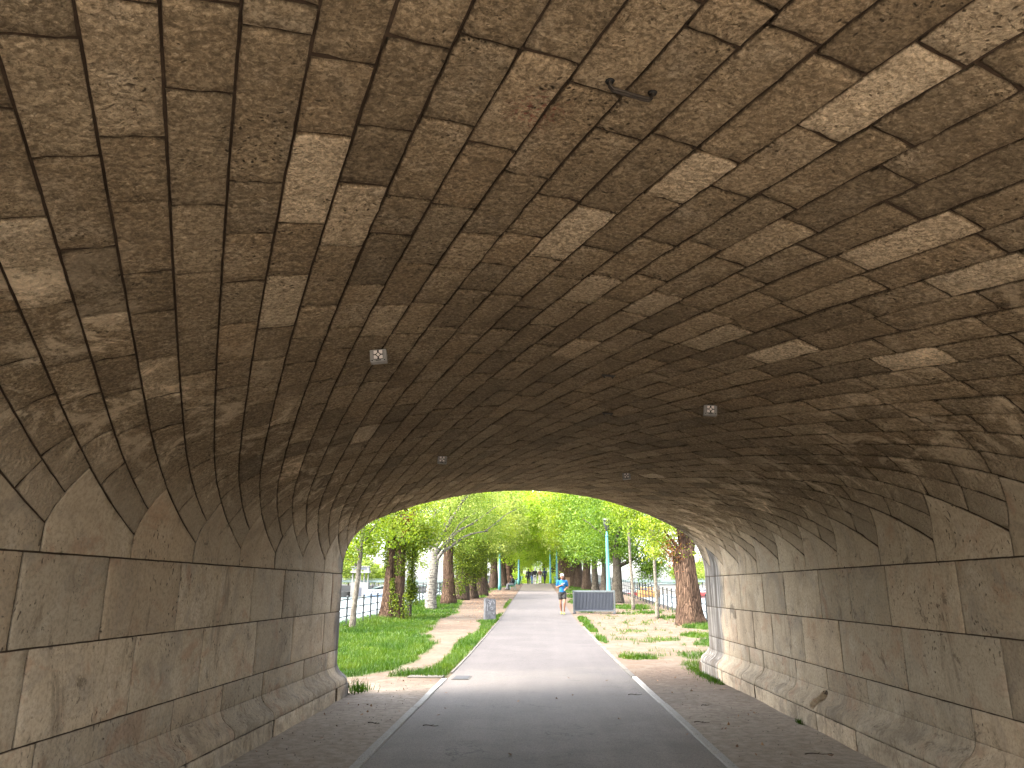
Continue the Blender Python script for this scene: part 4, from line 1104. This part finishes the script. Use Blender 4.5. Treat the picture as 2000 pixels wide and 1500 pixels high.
# concrete post
t = NT('post_concrete'); v = t.coord(); n1 = t.noise(v, 6, 5, .7); n2 = t.noise(v, 2.3, 3)
M_conc = t.done(t.mix(t.mrange(n1, .35, .65), (.042, .043, .047), (.078, .079, .084)), .85, t.bump(n1, .4, .01), .2)
e = empty('concrete_post', (-1.93, 31.8, float(gz(31.8)) - .01), .28, 'squat grey concrete marker block with faded scribbles on the grass by the path', 'marker block')
mb = MB(); mb.box((0, 0, .44), (.44, .40, .92)); me = mb.mesh('block')
for v_ in me.vertices:
    if v_.co.z > .5: v_.co.x *= .98; v_.co.y *= .96; v_.co.z -= .04*(v_.co.x > 0)
bevel_mesh(me, .022, 2); obj('block', me, M_conc, e)
M_chalk = plain('pale_scribble', (.200, .200, .216), .8); M_ink = plain('dark_marks', (.05, .05, .07), .8)
mb = MB()
for (p, w) in (([(-.1, .80), (-.04, .82), (-.03, .76), (-.1, .73), (-.06, .69), (0, .71)], .010), ([(.03, .80), (-.02, .66), (-.05, .60)], .011), ([(.10, .80), (.15, .74), (.14, .68)], .012), ([(-.02, .52), (.06, .55), (.09, .47), (.02, .44)], .008), ([(.09, .34), (.13, .27), (.16, .33)], .010), ([(-.13, .66), (-.14, .4)], .010)):
    mb.tube([(x, -.204 + .008*(z_ > .5), z_) for x, z_ in p], w*.7, 6)
obj('scribble_pattern', mb.mesh('scribble_pattern'), M_chalk, e)
mb = MB()
for (p, w) in (([(-.10, .16), (-.10, .08)], .012), ([(-.10, .155), (-.06, .15)], .008), ([(-.02, .08), (.0, .16), (.025, .08)], .012), ([(.07, .08), (.075, .155), (.11, .15), (.085, .115)], .010), ([(.06, .60), (.065, .57)], .010)):
    mb.tube([(x, -.204 + .008*(z_ > .5), z_) for x, z_ in p], w*.7, 6)
obj('print', mb.mesh('print'), M_ink, e)

# slatted barrier
e = empty('slatted_barrier', (2.70, 36.6, float(gz(36.6))), -.12, 'low grey steel barrier box with dark vertical slats at the path edge beside the jogger', 'barrier')
M_galv = plain('galvanised_steel', (.075, .085, .088), .45, .12, 25, .08, .5)
M_slat = plain('slate_slats', (.033, .037, .050), .5, .2, 12, .1)
W_, H_ = 1.92, 1.06
mb = MB()
NS = 27; xs_ = np.linspace(-W_/2+.05, W_/2-.05, NS*4+1); V = []; F = []
for i, x in enumerate(xs_):
    d = [0, 0, .03, .03][i % 4]; 
    V += [(x, -.03+d, .16), (x, -.03+d, H_-.10)]
for i in range(len(xs_)-1): F.append([2*i, 2*i+2, 2*i+3, 2*i+1])
nv = len(V); V += [(x, y+.03+.02, z) for x, y, z in V]
F += [[a+nv for a in f[::-1]] for f in F]
mb.add(V, F); obj('slat_panel', mb.mesh('slat_panel'), M_slat, e)
mb = MB()
for i in range(NS): mb.box((xs_[0] + (i+.0)*(xs_[-1]-xs_[0])/NS + .002, -.036, .61), (.009, .010, .76))
obj('slat_ribs', mb.mesh('slat_ribs'), M_galv, e)
for sx_ in (-1, 1):
    for yb in (0, .38):
        mb = MB(); mb.box((sx_*W_/2, yb, H_/2), (.06, .06, H_)); me = mb.mesh('upright'); bevel_mesh(me, .008); obj('upright', me, M_galv, e)
for (z_, yb) in ((H_-.07, -.002), (.13, -.002), (H_-.03, .382)):
    mb = MB(); mb.box((0, yb, z_), (W_-.062, .05, .06)); me = mb.mesh('rail'); bevel_mesh(me, .008); obj('rail', me, M_galv, e)
mb = MB(); mb.box((0, .20, H_-.055), (W_-.07, .33, .02)); obj('top_sheet', mb.mesh('top_sheet'), M_galv, e)
for sx_ in (-1, 1):
    mb = MB(); mb.box((sx_*(W_/2-.02), .19, .035), (.12, .62, .07)); me = mb.mesh('foot'); bevel_mesh(me, .01); obj('foot', me, M_conc, e)
# tan box
e = empty('litter_box', (3.15, 77.5, float(gz(77.5))), .1, 'small tan box standing at the foot of the paired trunks', 'box')
M_tan = plain('tan_board', (.168, .108, .060), .8, .15, 14)
mb = MB(); mb.box((0, 0, .45), (.38, .34, .9)); me = mb.mesh('body'); bevel_mesh(me, .015); obj('body', me, M_tan, e)
mb = MB(); mb.box((0, 0, .925), (.43, .39, .05)); me = mb.mesh('lid'); bevel_mesh(me, .012); obj('lid', me, M_tan, e)
# drain cover and concrete strip
M_dcov = plain('cover_steel', (.030, .030, .031), .8, .2, 30, .2)
e = empty('drain_cover', (-1.30, 13.62, .006), 0, 'small square grey drain cover set flush in the path edge', 'drain cover')
mb = MB(); mb.box((0, 0, 0), (.30, .55, .012)); obj('frame', mb.mesh('frame'), M_kerb, e)
mb = MB(); mb.box((0, 0, .006), (.25, .50, .010)); me = mb.mesh('cover'); obj('cover', me, M_dcov, e)
mb = MB(); mb.box((-1.93, 13.72, .004), (.62, .26, .05)); me = mb.mesh('concrete_slab'); bevel_mesh(me, .01)
tag(obj('concrete_slab', me, M_kerb), 'narrow grey concrete slab sunk in the grass across the verge', 'slab')

# railings
M_rail = plain('railing_paint', (.016, .019, .022), .5, .2, 20, .05)
def railing(x, y0, y1, label):
    e = empty('railing', (x, y0, 0), 0, label, 'railing'); me = None; y = y0
    pm = MB(); pm.box((0, 0, .52), (.055, .055, 1.12)); pm.lathe([(.03, 1.08), (.04, 1.10), (.04, 1.13), (.015, 1.16)], 8); pme = pm.mesh('post'); pme.materials.append(M_rail)
    while y <= y1:
        o = obj('post', pme, None, e); o.location = (0, y-y0, float(gz(y)) - .05); y += 1.28
    ys_ = np.arange(y0, y1, 1.28)
    for h in (1.0, .72, .44, .16):
        mb = MB(); mb.tube([(0, yy-y0, float(gz(yy)) + h - .02) for yy in ys_], .020, 6); obj('rail', mb.mesh('rail', True), M_rail, e)
    return e
railing(-6.65, 14.2, 112, 'dark iron railing along the quay on the grassy side, behind the twin trunk tree')
railing(6.65, 17.8, 112, 'dark iron railing along the quay behind the young straight trees')

# ------------------------------------------------------------------ across the water
M_steel = plain('pale_green_steel', (.090, .120, .114), .6, .1, .5); M_pale = plain('pale_stone', (.140, .137, .129), .8, .1, .6); M_dkwin = plain('dark_opening', (.05, .055, .07), .6)
BY = 420
e = empty('viaduct', (0, BY, 0), 0, 'pale green steel arch viaduct crossing the river behind the trees, with a columned pavilion', 'bridge')
mb = MB(); mb.box((0, 0, 4.9), (300, 10, 1.1)); obj('deck', mb.mesh('deck'), M_steel, e)
mb = MB(); mb.box((0, -4.9, 6.2), (300, .15, .12)); mb.box((0, -4.9, 5.8), (300, .15, .10)); 
for k_ in range(150): mb.box((-149+k_*2, -4.9, 5.85), (.12, .12, .8))
obj('parapet', mb.mesh('parapet'), M_steel, e)
for cx_ in (-72, -24, 24, 72, 118, -118):
    if abs(cx_) > 100: 
        continue
    mb = MB(); L = 22
    for dy in (-4.4, 4.4):
        mb.tube([(cx_ + L*u, dy, -1.2 + 5.0*(1-u*u)) for u in np.linspace(-1, 1, 17)], .55, 6)
        for u in np.linspace(-1, 1, 15):
            z0_ = -1.2 + 5.0*(1-u*u)
            if 4.4 - z0_ > .4: mb.box((cx_ + L*u, dy, (z0_+4.4)/2), (.35, .35, 4.4-z0_))
    obj('arch', mb.mesh('arch'), M_steel, e)
for cx_ in (-96, -48, 0, 48, 96):
    mb = MB(); mb.box((cx_, 0, .4), (3.6, 13, 8.0)); me = mb.mesh('pier'); obj('pier', me, M_pale, e)
for (px_, sc_) in ((-95.5, 1.0), (96, 1.0)):
    mb = MB(); mb.box((px_, -6.5, .5), (9.5, 3.0, 7.6)); pv = obj('pavilion', mb.mesh('pavilion'), M_pale, e)
    mb = MB(); mb.box((px_-.5, -8.02, -.6), (3.6, .1, 4.6)); obj('doorway', mb.mesh('doorway'), M_dkwin, pv)
    for k_ in range(5):
        mb = MB(); mb.lathe([(.38, 4.3), (.32, 9.2), (.45, 9.3)], 8, (px_-4.2+k_*2.1, -6.6, 0)); obj('column', mb.mesh('column'), M_pale, pv)
    mb = MB(); mb.box((px_, -6.5, 9.9), (10.2, 4.0, 1.2)); mb.box((px_, -6.5, 11.6), (9.2, 3.2, 1.9)); mb.box((px_, -6.5, 12.75), (10.0, 3.8, .4)); obj('cornice', mb.mesh('cornice'), M_pale, pv)
    mb = MB(); mb.box((px_, -8.12, 11.6), (7.4, .06, 1.2)); obj('frieze', mb.mesh('frieze'), M_dkwin, pv)
# boats
def boat(label, x, y, L, H, hullm, cabm, rz=0):
    e = empty('river_boat', (x, y, -3.2), rz, label, 'boat')
    mb = MB(); V = []; F = []; N = 12
    for i in range(N+1):
        u = i/N*2-1; w = L*.11*(1-abs(u)**3.2)+.05; sh_ = H*.22*u*u
        for (a, z) in ((-w*.7, -.3), (-w, H*.5+sh_), (-w, H+sh_), (w, H+sh_), (w, H*.5+sh_), (w*.7, -.3)): V.append((u*L/2, a, z))
    for i in range(N):
        for k_ in range(6): F.append([i*6+k_, i*6+(k_+1) % 6, (i+1)*6+(k_+1) % 6, (i+1)*6+k_])
    F.append([0, 1, 2, 3, 4, 5]); F.append([N*6+k_ for k_ in range(6)][::-1]); mb.add(V, F); obj('hull', mb.mesh('hull'), hullm, e)
    mb = MB(); mb.box((-L*.08, 0, H*1.30), (L*.55, L*.13, H*.8)); me = mb.mesh('cabin'); bevel_mesh(me, .1); cb = obj('cabin', me, cabm, e)
    for k_ in range(5):
        mb = MB(); mb.box((-L*.28+k_*L*.1, -L*.066, H*1.38), (L*.06, .06, H*.32)); obj('window', mb.mesh('window'), M_dkwin, cb)
    mb = MB(); mb.box((L*.30, 0, H*1.45), (L*.08, L*.09, H*.9)); obj('wheelhouse', mb.mesh('wheelhouse'), cabm, e)
M_red = plain('red_hull', (.225, .027, .027), .5, .1, 1); M_or = plain('ochre_hull', (.192, .104, .032), .5, .15, 1); M_wh = plain('white_hull', (.245, .245, .241), .5, .06, 1); M_bl = plain('blue_grey_hull', (.12, .16, .22), .5, .1, 1)
boat('long red barge with white upperworks moored across the water behind the stout tree', 83, 388, 26, 2.6, M_red, M_wh)
boat('ochre and orange boat moored across the water seen between the young trees', 58, 402, 12, 3.0, M_or, M_or)
boat('pink hulled white boat moored furthest along, beside the ochre boat', 48, 405, 9, 2.2, M_red, M_wh)
boat('white river boat moored under the viaduct, nearest the slender ivy stem', -72, 398, 15, 2.4, M_wh, M_wh)
boat('dark blue grey boat moored under the viaduct beside the twin trunk tree', -82, 396, 14, 2.2, M_bl, M_wh)
# trees of the far banks
Pc, sh, c = crown_points(160, 34, (6, 6, 6.5), (0, 0, 9), 301, 1.0, .35); fcr = leaf_mesh('crown', Pc, .75, 301, sh); fcr.materials.append(M_leaf_pale)
Pc, sh, c = crown_points(160, 34, (6, 6, 7.5), (0, 0, 10), 302, 1.0, .35); fcr2 = leaf_mesh('crown', Pc, .75, 302, sh); fcr2.materials.append(M_leaf)
ftr = trunk_mesh('trunk', 6, .45, .3, 300, (.2, .1), .4, [], 8); ftr.materials.append(M_bark_grey)
q = np.random.default_rng(9)
for sd in (-1, 1):
    for k_ in range(13):
        y = 330 + k_*26 + q.normal(0, 4)
        e = empty('bank_tree', (sd*(116 + q.uniform(-1, 4)), y, 2.7), q.uniform(0, 6), 'hazy green tree on the far bank beyond the ' + ('pavilion side water' if sd < 0 else 'moored barges'), 'tree', 'far bank trees ' + ('west' if sd < 0 else 'east'))
        sc = q.uniform(.85, 1.3); e.scale = (sc, sc, sc)
        obj('trunk', ftr, None, e); obj('crown', fcr if k_ % 3 else fcr2, None, e)

# ------------------------------------------------------------------ people
def capsule(a, b, ra, rb, n=12):
    a, b = np.array(a, float), np.array(b, float); d = b - a; L = np.linalg.norm(d) + 1e-6; t_ = d/L
    pts = []; rad = []
    for u in np.linspace(-1, 0, 5)[:-1]:
        pts.append(a + t_*ra*math.sin(u*PI/2)*.999); rad.append(max(ra*math.cos(u*PI/2), 1e-3))
    pts += [a, b]; rad += [ra, rb]
    for u in np.linspace(0, 1, 5)[1:]:
        pts.append(b + t_*rb*math.sin(u*PI/2)*.999); rad.append(max(rb*math.cos(u*PI/2), 1e-3))
    mb = MB(); mb.tube(pts, rad, n); return mb
def ellip(c, r, n=14, M=None):
    mb = MB(); m = 9; mb.lathe([(max(math.sin(PI*i/m), 1e-3), -math.cos(PI*i/m)) for i in range(m+1)], n)
    V = np.concatenate(mb.V)*np.array(r)
    if M is not None: V = V @ np.array(M).T
    mb.V = [V + np.array(c)]; return mb
def blob(name, parts, vox, mat, parent, smooth=3):
    mb = MB()
    for p in parts: mb.add(np.concatenate(p.V), p.F)
    me = mb.mesh('tmp'); bm = bmesh.new(); bm.from_mesh(me); bmesh.ops.recalc_face_normals(bm, faces=bm.faces); bm.to_mesh(me); bm.free()
    o = bpy.data.objects.new('tmp', me); COL.objects.link(o)
    m = o.modifiers.new('r', 'REMESH'); m.mode = 'VOXEL'; m.voxel_size = vox; m.use_smooth_shade = True
    s_ = o.modifiers.new('s', 'SMOOTH'); s_.iterations = smooth; s_.factor = .5
    dg = bpy.context.evaluated_depsgraph_get(); dg.update()
    me2 = bpy.data.meshes.new_from_object(o.evaluated_get(dg)); me2.name = name
    bpy.data.objects.remove(o); bpy.data.meshes.remove(me)
    me2.materials.clear(); me2.polygons.foreach_set('use_smooth', np.full(len(me2.polygons), True))
    return obj(name, me2, mat, parent)
SK = plain('skin', (.165, .078, .048), .55, .08, 30, .05); SK2 = plain('skin_tan', (.171, .095, .063), .55, .08, 30, .05)
def cloth(name, c): return plain(name, c, .85, .15, 14, .2)
def person(label, x, y, rz, J, H=1.75, vox=.011, outfit=None, hair=(.05, .035, .025), skin=SK, group=None, z=None):
    """J: joints in metres for a 1.75 m figure facing -Y"""
    e = empty('person', (x, y, float(gz(y)) + .004 if z is None else z), rz, label, 'person', group); k = H/1.75; e.scale = (k, k, k)
    g = lambda n_: np.array(J[n_], float)
    hd, nk, ch, wa, pe = g('head'), g('neck'), g('chest'), g('waist'), g('pelvis')
    body = [ellip(hd, (.075, .095, .115)), ellip(hd + np.array([0, -.025, -.055]), (.055, .065, .065)), ellip(hd + np.array([0, -.098, -.022]), (.014, .022, .024)),
            ellip(hd + np.array([-.076, .005, -.015]), (.013, .024, .034)), ellip(hd + np.array([.076, .005, -.015]), (.013, .024, .034)), ellip(hd + np.array([0, -.088, -.062]), (.024, .012, .008)),
            ellip(hd + np.array([-.032, -.083, .012]), (.016, .012, .008)), ellip(hd + np.array([.032, -.083, .012]), (.016, .012, .008)),
            capsule(nk, hd + np.array([0, .01, -.06]), .057, .052), ellip(ch, (.155, .095, .17)), capsule(ch, wa, .125, .118), capsule(wa, pe, .12, .13)]
    for s_ in ('l', 'r'):
        sh, el, wr = g('sh'+s_), g('el'+s_), g('wr'+s_); hp, kn, an = g('hp'+s_), g('kn'+s_), g('an'+s_)
        body += [capsule(ch*.4 + sh*.6 + np.array([0, 0, .02]), sh, .06, .056), capsule(sh, el, .050, .038), capsule(el, wr, .039, .026)]
        d = wr - el; d /= np.linalg.norm(d); side = np.cross(d, [0, 0, 1.0]); side /= np.linalg.norm(side)+1e-6; nr = np.cross(side, d)
        pm = wr + d*.05; body.append(ellip(pm, (.036, .036, .034)))
        for f_, (o_, L_) in enumerate(((-.028, .052), (-.010, .062), (.009, .058), (.026, .045))):
            a = wr + d*.075 + side*o_; b = a + d*L_*.6 - nr*.012; c_ = b + d*L_*.25 - nr*.028
            body += [capsule(a, b, .0088, .0082, 7), capsule(b, c_, .0082, .0072, 7)]
        th = wr + d*.03 + side*-.032*(1 if s_ == 'l' else -1); body.append(capsule(th, th + d*.045 + side*-.022*(1 if s_ == 'l' else -1) - nr*.012, .011, .009, 7))
        body += [capsule(hp, kn, .082, .055), capsule(kn, kn*.55+an*.45 + np.array([0, .018, 0]), .054, .056), capsule(kn*.5+an*.5 + np.array([0, .012, 0]), an, .050, .034), capsule(an, g('to'+s_), .034, .030)]
    blob('body', body, vox, skin, e)
    legm, kind = outfit['legs']
    hips = [ellip(pe + np.array([0, .01, 0]), (.178, .135, .14)), capsule(wa + np.array([0, 0, -.02]), pe, .135, .145)]
    for s_ in ('l', 'r'):
        hp, kn, an = g('hp'+s_), g('kn'+s_), g('an'+s_)
        if kind == 'shorts': hips.append(capsule(hp, hp*.52 + kn*.48, .102, .098))
        else: hips += [capsule(hp, kn, .100, .074), capsule(kn, an + np.array([0, 0, .01]), .072, .058)]
    blob('shorts' if kind == 'shorts' else 'trousers', hips, .016, legm, e)
    topm, sleeve, length = outfit['top']
    tp = [ellip(ch + np.array([0, 0, .02]), (.172, .122, .19)), capsule(ch, wa, .140, .132), capsule(wa, wa + (pe-wa)*length, .136, .145), capsule(ch + np.array([0, 0, .14]), nk, .085, .066)]
    for s_ in ('l', 'r'):
        sh, el, wr = g('sh'+s_), g('el'+s_), g('wr'+s_)
        tp.append(capsule(ch*.45 + sh*.55 + np.array([0, 0, .02]), sh, .076, .072))
        if sleeve == 'short': tp.append(capsule(sh, sh*.38 + el*.62, .070, .064))
        else: tp += [capsule(sh, el, .072, .056), capsule(el, wr, .056, .044)]
    if outfit.get('hood'): tp += [ellip(hd + np.array([0, .03, .01]), (.10, .105, .13))]
    blob('top', tp, .014, topm, e)
    for s_ in ('l', 'r'):
        an, to = g('an'+s_), g('to'+s_)
        blob('shoe', [capsule(an + np.array([0, .03, -.045]), to + np.array([0, 0, -.01]), .044, .038), capsule(an, an + np.array([0, .01, -.03]), .042, .045)], .010, outfit['shoes'], e)
    if outfit.get('cap'):
        blob('cap', [ellip(hd + np.array([0, .008, .045]), (.088, .106, .088)), ellip(hd + np.array([0, -.105, .045]), (.066, .06, .012))], .008, outfit['cap'], e)
        mb = MB(); mb.box((hd[0]+.0, hd[1]-.105, hd[2]+.078), (.03, .012, .022)); obj('cap_mark', mb.mesh('cap_mark'), M_ink, e)
    if hair is not None:
        hm = hair if isinstance(hair, bpy.types.Material) else cloth('hair', hair)
        L_ = outfit.get('hair', 'short')
        hp_ = [ellip(hd + np.array([0, .020, .03]), (.086, .096, .105))]
        if L_ == 'long': hp_ += [ellip(hd + np.array([0, .07, -.08]), (.095, .06, .16))]
        if L_ == 'big': hp_ += [ellip(hd + np.array([0, .05, -.06]), (.125, .08, .15)), ellip(hd + np.array([0, .03, .06]), (.10, .10, .09))]
        blob('hair', hp_, .013, hm, e)
    return e
RUN = dict(head=(0, -.05, 1.62), neck=(0, -.01, 1.46), chest=(0, 0, 1.28), waist=(0, .0, 1.06), pelvis=(0, .02, .93),
  shl=(.175, 0, 1.40), ell=(.25, .10, 1.15), wrl=(.13, -.14, 1.08), shr=(-.175, 0, 1.40), elr=(-.25, .06, 1.15), wrr=(-.045, -.18, 1.24),
  hpl=(.09, .02, .90), knl=(.085, -.10, .49), anl=(.055, -.02, .085), tol=(.065, -.17, .045), hpr=(-.09, .02, .90), knr=(-.085, .0, .47), anr=(-.05, .12, .12), tor=(-.06, .0, .045))
M_blue = cloth('blue_shirt', (.002, .066, .175)); M_blk = cloth('black_cloth', (.007, .007, .008)); M_lime = cloth('lime_shoe', (.193, .210, .042)); M_capw = cloth('white_cap', (.344, .344, .344))
e = person('jogger in blue T-shirt, black shorts, white cap and lime shoes running towards the bridge', 1.20, 36.1, .03, RUN, 1.84, .0085, dict(legs=(cloth('black_shorts', (.014, .013, .012)), 'shorts'), top=(M_blue, 'short', .62), shoes=M_lime, cap=M_capw), None)
mb = MB()
for k_, (w, h) in enumerate(((.024, .03), (.018, .034), (.026, .03), (.02, .032), (.026, .03))): mb.box((-.035 + k_*.033, -.128 + .004*abs(k_-2), 1.315 + .004*k_), (w, .012, h*.8))
obj('shirt_print', mb.mesh('shirt_print'), M_capw, e)
def walk(st, arm=.12, hx=0):
    return dict(head=(hx, -.03, 1.62), neck=(0, -.005, 1.46), chest=(0, 0, 1.28), waist=(0, 0, 1.06), pelvis=(0, 0, .93),
      shl=(.18, 0, 1.40), ell=(.24, .05*arm*8, 1.12), wrl=(.22, -.10+arm, .90), shr=(-.18, 0, 1.40), elr=(-.24, .04, 1.12), wrr=(-.23, -.12-arm*.3, .90),
      hpl=(.09, 0, .90), knl=(.09, -.10*st, .49), anl=(.08, -.28*st, .09), tol=(.09, -.28*st-.15, .045), hpr=(-.09, 0, .90), knr=(-.085, .06*st, .49), anr=(-.07, .30*st, .11), tor=(-.075, .30*st-.14, .045))
DK = cloth('charcoal_jacket', (.010, .010, .012)); TR = cloth('dark_trousers', (.010, .011, .014)); WT = cloth('white_trousers', (.302, .294, .277)); NV = cloth('navy_jacket', (.007, .010, .030)); BRN = cloth('brown_jacket', (.065, .025, .016)); JN = cloth('blue_jeans', (.040, .076, .144)); GRY = cloth('grey_trousers', (.099, .099, .104)); BAGM = cloth('tan_bag', (.130, .085, .050))
gW = 'walkers at the crest of the path'
e = person('walker seen from behind in long charcoal jacket with a tan bag at the hip', -.92, 86.8, PI, walk(.7), 1.72, .016, dict(legs=(TR, 'long'), top=(DK, 'long', 1.5), shoes=M_blk, hair='short'), (.02, .018, .016), SK, gW)
bg = blob('tan_bag', [ellip((.30, .02, .84), (.10, .07, .15))], .014, BAGM, None); bg.parent = None
tag(bg, 'tan shoulder bag hanging at the hip of the walker in charcoal', 'bag'); bg.location = (-.92, 86.8, float(gz(86.8))); bg.rotation_euler = (0, 0, PI)
person('walker seen from behind in black coat and white trousers with big white hair', -.17, 85.5, PI, walk(.25), 1.80, .016, dict(legs=(WT, 'long'), top=(M_blk, 'long', 1.25), shoes=cloth('pale_shoe', (.240, .232, .220)), hair='big'), (.300, .292, .280), SK, gW)
person('walker in brown jacket and white trousers beside the navy jacket', .42, 90.5, PI, walk(.3), 1.72, .016, dict(legs=(WT, 'long'), top=(BRN, 'long', .9), shoes=BRN, hair='short'), (.05, .03, .02), SK2, gW)
person('striding walker in hooded navy jacket and dark trousers by the pale lamp', .98, 91.0, PI - .25, walk(1.15), 1.80, .016, dict(legs=(TR, 'long'), top=(NV, 'long', 1.2), shoes=M_blk, hood=True), (.02, .02, .025), SK2, gW)
person('walker in blue jeans half hidden between the charcoal jacket and black coat', -.52, 89.5, PI, walk(.4), 1.62, .016, dict(legs=(JN, 'long'), top=(DK, 'long', .8), shoes=M_blk), (.06, .04, .03), SK, gW)
SIT = dict(head=(0, -.06, 1.17), neck=(0, .02, 1.02), chest=(0, .06, .85), waist=(0, .09, .66), pelvis=(0, .08, .53), shl=(.18, .05, .96), ell=(.23, .0, .72), wrl=(.10, -.24, .64), shr=(-.18, .05, .96), elr=(-.23, .0, .72), wrr=(-.10, -.24, .66),
  hpl=(.10, .06, .53), knl=(.11, -.38, .51), anl=(.11, -.36, .09), tol=(.12, -.50, .045), hpr=(-.10, .06, .53), knr=(-.11, -.38, .51), anr=(-.10, -.52, .09), tor=(-.10, -.66, .045))
def sitter(label, x, y, rz, top, legs, H=1.72, hair=(.035, .025, .02)):
    return person(label, x, y, rz, SIT, H, .016, dict(legs=(legs, 'long'), top=(top, 'long', .8), shoes=M_blk), hair, SK, 'people sitting on the benches')
sitter('person in charcoal jacket and grey trousers sitting on the bench by the lamp', -2.22, 68.75, -PI/2 + .15, DK, GRY)
sitter('person in black coat sitting beside the charcoal jacketed one on the bench', -2.16, 69.5, -PI/2 + .15, M_blk, TR)
sitter('person in dark clothes slouching alone on the further bench', -1.98, 87.4, -PI/2 + .1, NV, TR)
sitter('person in black top on the bench seen behind the shoulder of the jogger', 2.33, 85.5, PI/2 - .1, M_blk, TR, 1.78, (.07, .035, .025))

# ------------------------------------------------------------------ light
w = bpy.data.worlds.new('World'); scn.world = w; w.use_nodes = True
nt = w.node_tree; bgn = nt.nodes['Background']
sky = nt.nodes.new('ShaderNodeTexSky'); sky.sky_type = 'NISHITA'; sky.sun_disc = False
SUN_E, SUN_A = R(47), R(240)       # azimuth from +Y towards +X
sky.sun_elevation = SUN_E; sky.sun_rotation = SUN_A; sky.air_density = 1.0; sky.dust_density = 4.0; sky.ozone_density = .6
hs_ = nt.nodes.new('ShaderNodeHueSaturation'); hs_.inputs['Saturation'].default_value = .4      # a veiled, pale sky
nt.links.new(sky.outputs[0], hs_.inputs['Color']); nt.links.new(hs_.outputs[0], bgn.inputs['Color']); bgn.inputs['Strength'].default_value = .15
sl = bpy.data.lights.new('sun', 'SUN'); sl.energy = 1.5; sl.angle = R(60); sl.color = (1, .95, .87)
so = bpy.data.objects.new('sun', sl); COL.objects.link(so)
d = Vector((math.sin(SUN_A)*math.cos(SUN_E), math.cos(SUN_A)*math.cos(SUN_E), math.sin(SUN_E)))
so.rotation_euler = d.to_track_quat('Z', 'Y').to_euler(); so.location = (-20, 30, 40)
vs_ = scn.view_settings; vs_.view_transform = 'Standard'; vs_.look = 'None'; vs_.gamma = 1; vs_.exposure = 3.7
scn.render.engine = 'CYCLES'
cy = scn.cycles; cy.diffuse_bounces = 8; cy.max_bounces = 12; cy.transmission_bounces = 6; cy.use_denoising = True; cy.sample_clamp_indirect = 6
